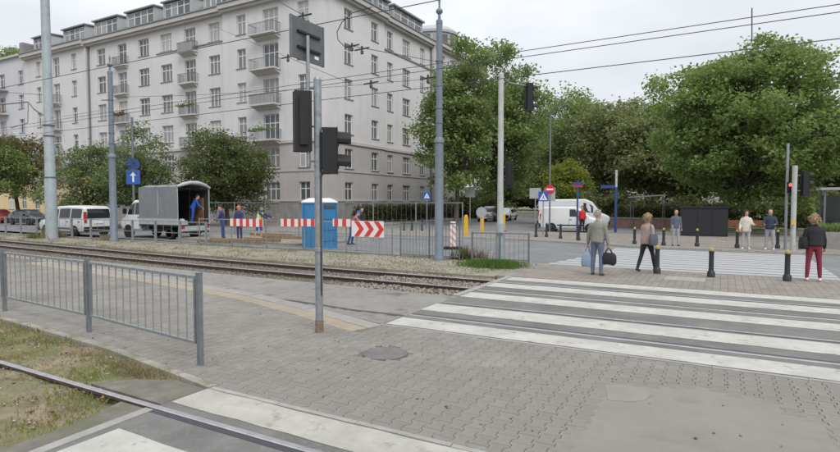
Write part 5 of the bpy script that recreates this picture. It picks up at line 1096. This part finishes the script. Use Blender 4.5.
MB().box((3.44, 0, 1.9), (.04, 2.16, 2.1)).build('headboard', 'tarp_inside', t)
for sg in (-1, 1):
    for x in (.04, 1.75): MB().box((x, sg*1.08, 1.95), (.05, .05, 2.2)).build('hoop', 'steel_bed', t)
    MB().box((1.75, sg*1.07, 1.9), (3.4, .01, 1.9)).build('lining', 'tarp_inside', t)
MB().box((2.6, -.55, 1.55), (.5, .7, 1.3)).build('wood_crate', 'wood_panel', t) if False else None
wb = MB().box((0, 0, 0), (.9, .05, 1.5)).build('wood_panel', 'wood_panel', None, None, (TX-.75, TY+.9, 1.6), .0); tag(wb, 'brown wooden board leaning inside the tarpaulin truck', 'board')
sb = MB().box((0, 0, .12), (.5, .4, .24)).lathe([(.2, .24), (.16, .32), (.05, .36)], 10).build('sack', 'steel_bed', None, None, (TX-.4, TY-.55, .78)); tag(sb, 'pale sack on the truck bed beside the crouching worker', 'sack')

# ------------------------------------------------------------------ under the big tree
x, y = G(703, 236.5)
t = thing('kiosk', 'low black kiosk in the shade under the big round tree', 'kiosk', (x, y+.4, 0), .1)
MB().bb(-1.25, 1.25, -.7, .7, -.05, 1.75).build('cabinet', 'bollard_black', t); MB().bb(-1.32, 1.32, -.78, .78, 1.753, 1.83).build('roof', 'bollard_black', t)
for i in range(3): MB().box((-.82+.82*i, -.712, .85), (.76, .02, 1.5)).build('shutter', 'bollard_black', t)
def bench(px, py, rz, label):
    x, y = G(px, py); t = thing('park_bench', label, 'bench', (x, y, .03), rz)
    for i in range(4): MB().box((0, -.18+.12*i, .45), (1.9, .1, .04)).build('seat_slat', 'bench_wood', t)
    for i in range(3): MB().box((0, .27+.03*i, .58+.13*i), (1.9, .03, .11)).build('back_slat', 'bench_wood', t)
    for sx in (-.75, .75): MB().box((sx, 0, .2), (.07, .5, .46)).box((sx, .29, .65), (.06, .06, .5), 0, 0, 0, -.2).build('leg', 'concrete', t)
bench(729, 234.5, .1, 'brown slatted bench under the big tree beside the woman in cream'); bench(757, 235, 0, 'brown slatted bench under the big tree behind the man in navy')
# planting bed lawn under the trees
sheet('lawn', [(5.5, 41), (40, 41), (40, 48), (-4, 48), (-4, 45.5)], -.3, .05, 'park_ground')
# glass shelter and planter at the right
x, y = G(832, 246)
t = thing('bus_shelter', 'grey glass shelter with flat roof behind the woman in black', 'shelter', (x+1.3, y+1.6, .03), .0)
for sx in (-1.5, 1.5):
    for sy in (-.6, .6): MB().box((sx, sy, 1.3), (.08, .08, 2.7)).build('post', 'galv_dark', t)
MB().bb(-1.7, 1.7, -.8, .8, 2.66, 2.78).build('roof', 'sign_grey', t)
for i in range(3): MB().box((-1+i*1.0, .6, 1.35), (.94, .015, 2.1)).build('glass_panel', 'shelter_glass', t)
for sx in (-1.5, 1.5): MB().box((sx, 0, 1.35), (.015, 1.1, 2.1)).build('glass_panel', 'shelter_glass', t)
x, y = G(838, 250)
t = thing('planter', 'pale concrete planter block at the far kerb by the shelter', 'planter', (x+.35, y+.4, .03)); MB().add([(-1.0, -.4, -.03), (1.0, -.4, -.03), (1.0, .4, -.03), (-1.0, .4, -.03), (-1.1, -.46, .75), (1.1, -.46, .75), (1.1, .46, .75), (-1.1, .46, .75)], [(0, 1, 5, 4), (1, 2, 6, 5), (2, 3, 7, 6), (3, 0, 4, 7), (4, 5, 6, 7)]).build('trough', 'concrete', t)
p = np.stack([rng.uniform(-.9, .9, 900), rng.uniform(-.3, .3, 900), np.full(900, .74)], 1); blades('plants', p, .35, .03, 'leaf_mid', .8, t)
# pale canopy of a market stand in the park
x, y = G(641, 230); t = thing('canopy', 'thin pale canopy roof on posts at the edge of the park', 'canopy', (x, y+4, 0))
MB().add([(-1.4, -1, 2.45), (1.4, -1, 2.6), (1.4, 1, 2.6), (-1.4, 1, 2.45), (-1.4, -1, 2.52), (1.4, -1, 2.7), (1.4, 1, 2.7), (-1.4, 1, 2.52)], [(3, 2, 1, 0), (4, 5, 6, 7), (0, 1, 5, 4), (1, 2, 6, 5), (2, 3, 7, 6), (3, 0, 4, 7)]).build('roof', 'sign_grey', t)
for sx in (-1.2, 1.2):
    for sy in (-.8, .8): MB().tube([(sx, sy, -.05), (sx, sy, 2.5)], .03, 6).build('post', 'galv_dark', t)

# ------------------------------------------------------------------ people
SKIN = mat('skin', (.5, .3, .215), .6, var=.06, scale=20); mat('eye', (.03, .025, .02), .3); mat('lips', (.4, .16, .13), .6)
HAIRC = {'blonde': mat('hair_blonde', (.34, .25, .15), .6, var=.35, scale=40, bump=.6, bscale=90), 'grey': mat('hair_grey', (.4, .39, .37), .7, var=.2, scale=40, bump=.5, bscale=90), 'brown': mat('hair_brown', (.07, .045, .03), .6, var=.3, scale=40, bump=.5, bscale=90), 'fair': mat('hair_fair', (.36, .255, .145), .6, var=.35, scale=40, bump=.6, bscale=90)}
def cloth(name, c, bump=.35): return mat(name, c, .85, var=.13, scale=9, bump=bump, bscale=16)
PEOPLE = []
def person(label, loc, face, h, top, legs, shoes, hair, pose, female=False, hem=.86, thick=1.0, shorts=False, headwear=None, z=0, vest=None, voxel=.016, group=None, stride_turn=0):
    t = thing('person', label, 'person', (loc[0], loc[1], z), face, group); s = h/1.75
    prim = []                                     # (tag, [(centre, ra, rb)], axes)
    lean = R(pose.get('lean', 0)); cl, sl_ = math.cos(lean), math.sin(lean)
    def up(p):                                    # lean the upper body forward about the hips
        x, y, zz = p; dz = zz-.95; return Vector((x, y*cl+dz*sl_, .95+dz*cl-y*sl_))
    AX, AY = Vector((1, 0, 0)), Vector((0, cl, -sl_))
    sw = .165 if female else .185; hw = .17 if female else .162
    k = thick
    prim.append(('legs', [(up((0, 0, zz)), a, b) for zz, a, b in ((.82, hw*.8, .1), (.88, hw*.98, .122), (.95, hw*1.0, .125), (1.0, hw*.95, .115))], (AX, AY)))
    tor = [(.98, hw*.93*k, .115*k), (1.04, hw*.93*k, .113*k), (1.12, hw*.9*k, .112*k), (1.22, hw*.98*k, .12*k), (1.31, sw*.95*k, .12*k), (1.37, sw*.86*k, .108*k), (1.415, sw*.66*k, .09*k), (1.455, .085, .072), (1.49, .062, .062)]
    prim.append(('top', [(up((0, 0, zz)), a, b) for zz, a, b in tor], (AX, AY)))
    if hem < .97: prim.append(('top', [(up((0, 0, zz)), a, b) for zz, a, b in ((1.22, hw*.98*k, .122*k), (1.1, hw*1.0*k, .128*k), (.98, hw*1.05*k, .138*k), (hem+.02, hw*1.09*k, .146*k), (hem, hw*1.06*k, .14*k))], (AX, AY)))
    prim.append(('skin', [(up((0, .005, 1.45)), .058, .058), (up((0, .012, 1.54)), .056, .058), (up((0, .02, 1.58)), .05, .05)], (AX, AY)))
    nod = up((0, .022, 1.622))
    hd = [(a_*1.05, b_*1.06, c_*1.05, d_) for a_, b_, c_, d_ in [(-.115, .02, .028, .02), (-.1, .045, .055, .018), (-.06, .062, .08, .01), (-.01, .073, .092, .0), (.04, .077, .097, -.004), (.08, .068, .088, -.006), (.105, .045, .06, -.006), (.117, .012, .016, -.006)]]
    UZ = Vector((0, sl_*.6, math.sqrt(1-(sl_*.6)**2)))
    prim.append(('skin', [(nod+UZ*a+AY*d, b, c) for a, b, c, d in hd], (AX, AY)))
    prim.append(('skin', [(nod+UZ*.03+AY*.09, .008, .008), (nod+UZ*-.01+AY*.108, .014, .014), (nod+UZ*-.03+AY*.09, .014, .01)], (AX, AY)))
    for sx in (-1, 1): prim.append(('skin', [(nod+AX*sx*.072+UZ*.03, .01, .02), (nod+AX*sx*.083, .01, .024), (nod+AX*sx*.074-UZ*.035, .008, .014)], (AX, AY)))
    ends = {}
    for side, (hf, kf, ab) in zip((-1, 1), pose['legs']):
        hf, kf, ab = R(hf), R(kf), R(ab); H = Vector((side*.084, 0, .92)); v = Vector((side*math.sin(ab), math.sin(hf), -math.cos(hf))).normalized(); K = H+v*.44
        v2 = Vector((side*math.sin(ab)*.6, math.sin(hf-kf), -math.cos(hf-kf))).normalized(); A = K+v2*.42
        lw = 1.08 if not female else 1.0
        prim.append(('legs', [(H+Vector((0, 0, .03)), .092*lw, .112), (H.lerp(K, .12), .094*lw, .108), (H.lerp(K, .38), .086*lw, .094), (H.lerp(K, .8), .065*lw, .068), (K, .06*lw, .063)], None))
        m_ = 'skin' if shorts else 'legs'; q = .78 if shorts else 1
        prim.append((m_, [(K, .059*lw*q, .062*q), (K.lerp(A, .3), .058*lw*q, .063*q), (K.lerp(A, .75), .05*lw*q, .052*q), (A, .05*lw*q*(.75 if female else 1), .052*q)], None))
        fo = Vector((side*.12, 1, 0)).normalized(); pitch = -(hf-kf)*.5; fd = Vector((fo.x, fo.y*math.cos(pitch), -math.sin(pitch))).normalized(); un = Vector((0, -fd.z, fd.y))
        prim.append(('shoes', [(A-fd*.07-un*.045, .03, .028), (A-fd*.04-un*.045, .042, .042), (A+fd*.05-un*.05, .042, .036), (A+fd*.13-un*.06, .046, .026), (A+fd*.18-un*.065, .03, .018)], None))
    extras = MB(); fing = []
    for side, (sf, sa, ef) in zip((-1, 1), pose['arms']):
        sf, sa, ef = R(sf)+lean*.0, R(sa), R(ef); Sp = up((side*sw*.97, 0, 1.375)); v = Vector((side*math.sin(sa), math.sin(sf)*math.cos(sa), -math.cos(sf)*math.cos(sa))); E = Sp+v*.29
        inw = pose.get('inward', 0); v2 = Vector((side*math.sin(sa)*.5-side*inw, math.sin(sf+ef), -math.cos(sf+ef))).normalized(); Wr = E+v2*.245; Hn = Wr+v2*.085
        aw = 1.0 if female else 1.1; aw *= k
        prim.append(('top', [(Sp-v*.02+Vector((-side*.03, 0, .015)), .042*aw, .048*aw), (Sp+v*.035, .054*aw, .058*aw), (Sp.lerp(E, .6), .05*aw, .052*aw), (E, .045*aw, .047*aw)], None))
        prim.append(('top' if not shorts else 'top', [(E, .045*aw, .046*aw), (E.lerp(Wr, .4), .044*aw, .044*aw), (Wr, .036*aw, .036*aw)], None))
        prim.append(('skin', [(Wr-v2*.02, .024, .024), (Wr+v2*.02, .028, .022), (Hn-v2*.01, .038, .018), (Hn, .034, .014)], None))
        ends[side] = Hn+v2*.05
        pn = v2.cross(Vector((1, 0, 0))).normalized(); sd_ = v2.cross(pn).normalized()
        for i, fl in enumerate((.066, .075, .07, .055)):
            b0 = Hn-v2*.015+sd_*(.026-.0175*i); fing.append(([b0, b0+v2*fl*.5+pn*.004, b0+v2*fl*.85+Vector((-side*.018, .012, 0)), b0+v2*fl+Vector((-side*.034, .02, .004))], .0085))
        b0 = Wr+v2*.025+Vector((0, .024, 0)); fing.append(([b0, b0+v2*.03+Vector((0, .022, 0)), b0+v2*.06+Vector((-side*.01, .026, 0))], .0095))
    # drop to the ground
    zmin = min(c.z-b for tg, rings, ax in prim if tg == 'shoes' for c, a, b in rings)
    if pose.get('free'): zmin = 0
    mb = MB(); segs = []
    for tg, rings, ax in prim:
        n = 14; V = []; 
        for i, (c, a, b) in enumerate(rings):
            if ax: e1, e2 = ax
            else:
                d = (rings[min(i+1, len(rings)-1)][0]-rings[max(i-1, 0)][0]).normalized(); e1 = Vector((1, 0, 0)) if abs(d.x) < .8 else Vector((0, 1, 0)); e1 = (e1-d*e1.dot(d)).normalized(); e2 = d.cross(e1)
            V += [c+e1*a*math.cos(2*PI*j/n)+e2*b*math.sin(2*PI*j/n) for j in range(n)]
            if i: segs.append((tg, np.array(rings[i-1][0]), np.array(c), (rings[i-1][1]+rings[i-1][2])/2, (a+b)/2, bool(ax) and tg != 'skin'))
        Fc = [(i*n+j, i*n+(j+1) % n, (i+1)*n+(j+1) % n, (i+1)*n+j) for i in range(len(rings)-1) for j in range(n)]+[tuple(range(n))[::-1], tuple((len(rings)-1)*n+j for j in range(n))]
        v0 = Vector(V[0])-rings[0][0]; fn = (Vector(V[1])-Vector(V[0])).cross(Vector(V[n])-Vector(V[0]))
        if fn.dot(v0) < 0: Fc = [q[::-1] for q in Fc]
        mb.add(V, Fc)
    tmp = link('tmp_body', mb.mesh('tmp_body', 'skin')); md = tmp.modifiers.new('r', 'REMESH'); md.mode = 'VOXEL'; md.voxel_size = voxel; sm = tmp.modifiers.new('s', 'SMOOTH'); sm.factor = .5; sm.iterations = 3
    fm = MB()
    for pts, r in fing: fm.tube(pts, [r]*(len(pts)-1)+[r*.7], 6)
    for sx in (-1, 1): fm.lathe([(.0, 0), (.011, .003), (.011, .006), (0, .01)], 8, nod+AY*.086+AX*sx*.032+UZ*.008, 1, 'Y')
    fm.box(nod+AY*.086-UZ*.062, (.045, .02, .012), 0, 2)
    # hair or headwear as a child shell
    hm = MB(); nu, nv = 18, 9; V = []
    style, hc = hair
    for j in range(nv+1):
        for i in range(nu):
            a = 2*PI*i/nu; back = (1-math.sin(a))/2          # 1 at the back
            low = {'short': .35+1.25*back, 'bob': .5+1.75*min(1, back*1.6), 'curly': .5+1.65*min(1, back*1.6), 'cap': 1.35, 'hood': .6+1.6*back}[style]
            th = low*j/nv if style != 'cap' else 1.35*j/nv
            rr = 1.14+(.16 if style in ('bob',) else .0)*min(1, th)+(.2*min(1, th) if style == 'curly' else 0); wv = 1+(.09*math.sin(i*2.7+j*1.9) if style == 'curly' else .012*math.sin(i*3.3+j*2.1))
            V.append(nod+UZ*.012+AX*(.08*rr*wv*math.sin(th)*math.cos(a))+AY*(.1*rr*wv*math.sin(th)*math.sin(a)-.006)+UZ*(.122*math.cos(th)*(1.04 if style != 'curly' else 1.12)))
    hm.add(V, [(j*nu+i, j*nu+(i+1) % nu, (j+1)*nu+(i+1) % nu, (j+1)*nu+i)[::-1] for j in range(nv) for i in range(nu)])
    if style == 'cap': hm.add([nod+UZ*.055+AY*.09+AX*-.07, nod+UZ*.055+AY*.09+AX*.07, nod+UZ*.03+AY*.19+AX*.05, nod+UZ*.03+AY*.19+AX*-.05], [(0, 1, 2, 3)])
    if style != 'cap':                            # loose locks break up the outline
        rr_ = random.Random(int(h*1000)+len(PEOPLE)); base_ = V[nu*2:]; sz_ = .03 if style == 'short' else .055
        for q_ in range(260):
            p_ = rr_.choice(base_); dn = (p_-nod).normalized(); tn = (Vector((0, 0, -1))+Vector((rr_.gauss(0, .5), rr_.gauss(0, .5), 0))).normalized(); sd2 = dn.cross(tn).normalized()*.008; p2 = p_+dn*rr_.uniform(-.004, .012)+Vector((rr_.gauss(0, .01), rr_.gauss(0, .01), rr_.gauss(0, .012)))
            e_2 = p2+tn*sz_*rr_.uniform(.6, 1.2)+dn*(.012 if style == 'curly' else .004); hm.add([p2-sd2, p2+sd2, e_2+sd2*.4, e_2-sd2*.4], [(0, 1, 2, 3)])
    ho = hm.build('hair' if style != 'cap' else 'cap', HAIRC.get(hc, None) or hc, t, 70); so_ = ho.modifiers.new('t', 'SOLIDIFY'); so_.thickness = .012; so_.offset = -1
    ho.scale = (s, s, s); ho.location = (0, 0, -zmin*s)
    mats = {'top': top, 'skin': 'skin', 'legs': legs, 'shoes': shoes}
    PEOPLE.append((t, tmp, segs, fm, mats, s, zmin))
    if vest: 
        vm_ = MB(); n = 22; V = []
        prof_ = [(1.40, sw*.97, .118), (1.3, sw*1.06, .142), (1.15, hw*1.1, .142), (1.0, hw*1.15, .15), (.9, hw*1.16, .155)]
        for zz, a, b in prof_: V += [up((a*math.cos(2*PI*j/n), b*math.sin(2*PI*j/n), zz)) for j in range(n)]
        vo = vm_.add(V, [(i*n+j, i*n+(j+1) % n, (i+1)*n+(j+1) % n, (i+1)*n+j)[::-1] for i in range(len(prof_)-1) for j in range(n)]).build('vest', vest, t, 60); vo.scale = (s, s, s); vo.location = (0, 0, -zmin*s)
        for zz in (1.05, 1.2):
            bm_ = MB(); V = []
            for q in (zz-.025, zz+.025): V += [up((hw*1.17*math.cos(2*PI*j/n), .156*math.sin(2*PI*j/n), q)) for j in range(n)]
            bo = bm_.add(V, [(j, (j+1) % n, n+(j+1) % n, n+j) for j in range(n)]).build('reflective_band', 'sign_white', vo)
    M = Matrix.Translation((loc[0], loc[1], z)) @ Matrix.Rotation(face, 4, 'Z')
    def world(p): return M @ (Vector((p.x, p.y, p.z-zmin))*s)
    return {'obj': t, 'hands': {k_: world(p) for k_, p in ends.items()}, 'M': M, 's': s, 'pt': lambda x, y, zz: world(up((x, y, zz)))}
def finish_people():
    dg = bpy.context.evaluated_depsgraph_get(); dg.update()
    for t, tmp, segs, fm, mats, s, zmin in PEOPLE:
        me = bpy.data.meshes.new_from_object(tmp.evaluated_get(dg)); nv, nf = len(me.vertices), len(me.polygons)
        co_ = np.empty(nv*3, np.float32); me.vertices.foreach_get('co', co_); co_ = co_.reshape(-1, 3)
        faces = [tuple(p.vertices) for p in me.polygons]; cen = np.array([co_[list(f)].mean(0) for f in faces])
        order = ['top', 'skin', 'legs', 'shoes']; best = np.full(nf, 1e9); idx = np.zeros(nf, int)
        for tg, a, b, ra, rb, flat in segs:
            d = b-a; u0 = ((cen-a)@d)/max(d@d, 1e-9); u = np.clip(u0, 0, 1); dist = np.linalg.norm(cen-(a+u[:, None]*d), axis=1)-(ra+(rb-ra)*u)
            if tg == 'top': dist = dist-.006
            if flat: dist = dist+np.where(np.abs(u0-u)*np.linalg.norm(d) > .012, .3, 0)
            k = dist < best; best[k] = dist[k]; idx[k] = order.index(tg)
        V = [tuple((v-np.array((0, 0, zmin)))*s) for v in co_]; n0 = len(V)
        V += [tuple((np.array(v)-np.array((0, 0, zmin)))*s) for v in fm.v]; Fa = faces+[tuple(i+n0 for i in f) for f in fm.f]
        mi = list(idx)+[{0: 1, 1: 4, 2: 5}[m] for m in fm.m]
        nm = bpy.data.meshes.new('body'); nm.from_pydata(V, [], Fa)
        for q in [mats[o] for o in order]+['eye', 'lips']: nm.materials.append(M_[q] if isinstance(q, str) else q)
        nm.polygons.foreach_set('material_index', [int(x) for x in mi]); nm.polygons.foreach_set('use_smooth', [True]*len(Fa)); nm.update()
        link('body', nm, t); bpy.data.objects.remove(tmp); bpy.data.meshes.remove(me)
mat('shoe_dark', (.03, .028, .027), .6); mat('shoe_white', (.62, .61, .6), .6); mat('shoe_brown', (.1, .06, .04), .6)
cloth('jacket_sage', (.215, .215, .185)); cloth('jeans', (.115, .14, .195)); cloth('jacket_pink', (.36, .255, .225)); cloth('trousers_black', (.02, .02, .023)); cloth('jacket_black', (.022, .022, .026), .5)
cloth('trousers_burgundy', (.2, .025, .045)); cloth('navy', (.035, .045, .07)); cloth('trousers_grey', (.33, .34, .36)); cloth('cream', (.55, .5, .42)); cloth('trousers_pale', (.4, .39, .385)); cloth('work_blue', (.035, .065, .19)); cloth('work_navy', (.03, .045, .11)); cloth('work_bright', (.02, .09, .42)); cloth('hi_vis', (.62, .72, .06)); cloth('red_top', (.5, .035, .035)); cloth('checked', (.3, .13, .2)); cloth('grey_knit', (.38, .38, .39)); cloth('bag_black', (.02, .02, .022)); cloth('bag_blue', (.25, .31, .39)); cloth('bag_tan', (.36, .17, .06)); cloth('slate', (.1, .11, .135)); cloth('cap_dark', (.04, .045, .06)); cloth('cap_orange', (.6, .2, .06))
STAND = [(2, 3, 3), (-3, 2, 3)]; DOWN = [(4, 7, 10), (-2, 7, 10)]
man = person('man in a sage grey jacket and jeans carrying two bags on the refuge', G(597, 275), -.12, 1.82, 'jacket_sage', 'jeans', 'shoe_brown', ('short', 'grey'), {'legs': [(3, 3, 4), (-3, 4, 4)], 'arms': [(2, 14, 6), (0, 14, 6)]}, thick=1.12, hem=.88)
w1 = person('blonde woman in a dusty pink jacket striding past a bollard', G(646.5, 271.5), -.5, 1.74, 'jacket_pink', 'trousers_black', 'shoe_dark', ('bob', 'blonde'), {'legs': [(-16, 8, 2), (20, 6, 2)], 'arms': [(20, 10, 60), (-6, 12, 30)]}, True, .84, 1.12)
w2 = person('woman with curly fair hair in black jacket and burgundy trousers', G(813, 281), .1, 1.73, 'jacket_black', 'trousers_burgundy', 'shoe_white', ('curly', 'fair'), {'legs': [(1, 2, 5), (-1, 2, 5)], 'arms': [(6, 16, 30), (4, 14, 20)]}, True, .93, 1.2)
person('person in a slate jacket and grey trousers standing on the far kerb', G(675.5, 246.5), PI+.3, 1.68, 'slate', 'trousers_grey', 'shoe_dark', ('short', 'brown'), {'legs': STAND, 'arms': DOWN}, z=.03, voxel=.02)
p5 = person('woman in a cream coat and pale trousers on the far kerb', G(745.5, 250), PI+.15, 1.68, 'cream', 'trousers_pale', 'shoe_white', ('bob', 'brown'), {'legs': STAND, 'arms': [(20, 14, 70), (8, 16, 30)]}, True, .78, 1.18, z=.03, voxel=.02)
person('man in a navy jacket and pale grey trousers on the far kerb', G(769.5, 250.5), PI-.1, 1.74, 'navy', 'trousers_grey', 'shoe_white', ('short', 'brown'), {'legs': [(3, 3, 5), (-3, 2, 5)], 'arms': [(18, 14, 70), (16, 14, 70)], 'inward': .3}, hem=.88, thick=1.12, z=.03, voxel=.02)
WK = 'roadworkers behind the barrier'
person('worker in blue overalls standing beside the truck', G(223, 240.5), PI-.8, 1.82, 'work_navy', 'work_blue', 'shoe_dark', ('short', 'brown'), {'lean': 8, 'legs': STAND, 'arms': [(25, 8, 40), (18, 8, 30)]}, thick=1.1, z=.06, voxel=.02, group=WK)
person('worker in dark blue overalls and orange cap behind the barrier board', G(239.5, 241), PI+.2, 1.82, 'work_navy', 'work_navy', 'shoe_dark', ('cap', 'cap_orange'), {'legs': STAND, 'arms': [(10, 12, 60), (10, 12, 55)], 'inward': .3}, thick=1.12, z=.06, voxel=.02, group=WK)
person('worker in a yellow hi-vis vest, blue shorts and dark cap', G(259.5, 241), -1.2, 1.86, 'work_navy', 'work_bright', 'shoe_dark', ('cap', 'cap_dark'), {'lean': 12, 'legs': [(8, 12, 3), (-12, 6, 3)], 'arms': [(55, 8, 20), (50, 8, 20)]}, shorts=True, thick=1.08, z=.06, vest='hi_vis', voxel=.02, group=WK)
person('worker in bright blue overalls bending inside the truck', (TX-.45, TY+.25), -.5, 1.76, 'work_bright', 'work_bright', 'shoe_dark', ('short', 'brown'), {'lean': 24, 'legs': [(6, 14, 5), (-4, 8, 5)], 'arms': [(28, 10, 30), (24, 10, 25)]}, thick=1.08, z=.79, voxel=.02, group=WK)
person('worker in a checked top and blue trousers bending behind the chevron board', G(352, 243.5), -1.0, 1.78, 'checked', 'work_blue', 'shoe_dark', ('cap', 'work_bright'), {'lean': 28, 'legs': [(6, 14, 4), (-8, 8, 4)], 'arms': [(45, 8, 20), (40, 8, 15)]}, z=-.06, voxel=.02, group=WK)
person('passer-by in a black top beyond the chevron board', G(361.5, 236), -1.4, 1.78, 'jacket_black', 'navy', 'shoe_dark', ('short', 'brown'), {'legs': [(10, 5, 2), (-10, 10, 2)], 'arms': DOWN}, thick=1.1, z=-.06, voxel=.02)
person('person in a red top standing by the white panel van', G(582, 232), PI, 1.74, 'red_top', 'trousers_black', 'shoe_dark', ('short', 'brown'), {'legs': STAND, 'arms': DOWN}, z=.03, voxel=.02)
finish_people()
# bags
def bag(name, label, hand, w, d, h, m, rz, strap=.16, sag=0):
    """soft bag hanging from a hand: rounded body and two handles"""
    t = thing(name, label, 'bag', (hand.x, hand.y, hand.z-strap-h), rz); mb = MB(); n = 16
    rings = [(0, .8), (.04, .95), (h*.35, 1.0), (h*.7, .93), (h*.92, .72), (h, .45)]; V = []
    for zz, k in rings:
        for j in range(n):
            a = 2*PI*j/n; ca, sa = math.cos(a), math.sin(a); e = .55; V.append((w/2*k*math.copysign(abs(ca)**e, ca)*(1+.03*math.sin(5*a+zz*20)), d/2*k*math.copysign(abs(sa)**e, sa), zz+.012*math.sin(3*a)))
    mb.add(V, [(i*n+j, i*n+(j+1) % n, (i+1)*n+(j+1) % n, (i+1)*n+j) for i in range(len(rings)-1) for j in range(n)]+[tuple(range(n))[::-1], tuple((len(rings)-1)*n+j for j in range(n))]).build('bag_body', m, t, 60)
    for sy in (-1, 1): MB().tube([(-w*.22, sy*d*.2, h*.95), (-w*.12, sy*d*.1, h+strap*.7), (0, 0, h+strap+.005), (w*.12, sy*d*.1, h+strap*.7), (w*.22, sy*d*.2, h*.95)], .011, 6).build('handle', m, t)
    return t
bag('plastic_bag', 'pale blue plastic carrier bag in the hand of the man in sage', man['hands'][-1], .34, .2, .44, 'bag_blue', -.1, .12); bag('holdall', 'round black holdall in the hand of the man in sage', man['hands'][1], .44, .26, .34, 'bag_black', -.1, .12)
def shoulder_bag(P, side, label, w, d, h, m, zz=.92, yy=.0):
    hip = P['pt'](side*.25, yy, zz+h/2); sh = P['pt'](side*.15, 0, 1.47); rz = P['obj'].rotation_euler.z; t = thing('shoulder_bag', label, 'bag', (hip.x, hip.y, hip.z-h), rz+PI/2); mb = MB(); n = 14; V = []
    for q, k in ((0, .85), (.03, 1), (h*.6, 1), (h, .8)):
        for j in range(n):
            a = 2*PI*j/n; ca, sa = math.cos(a), math.sin(a); V.append((w/2*k*math.copysign(abs(ca)**.5, ca), d/2*k*math.copysign(abs(sa)**.5, sa), q))
    mb.add(V, [(i*n+j, i*n+(j+1) % n, (i+1)*n+(j+1) % n, (i+1)*n+j) for i in range(3) for j in range(n)]+[tuple(range(n))[::-1], tuple(3*n+j for j in range(n))]).build('bag_body', m, t, 60)
    Mi = (Matrix.Translation((hip.x, hip.y, hip.z-h)) @ Matrix.Rotation(rz+PI/2, 4, 'Z')).inverted(); s0 = Mi @ sh
    MB().tube([(-w*.35, 0, h*.95), s0+Vector((-.05, 0, -.06)), s0+Vector((0, 0, .02)), s0+Vector((.05, 0, -.06)), (w*.35, 0, h*.95)], .012, 6).build('strap', m, t)
shoulder_bag(w1, 1, 'dark grey shoulder bag of the blonde woman in pink', .34, .13, .34, 'slate', .98, -.05); shoulder_bag(w2, -1, 'black leather bag hanging at the side of the woman in burgundy trousers', .36, .18, .32, 'bag_black', 1.0)
shoulder_bag(p5, 1, 'tan handbag of the woman in the cream coat', .28, .12, .24, 'bag_tan', .86)
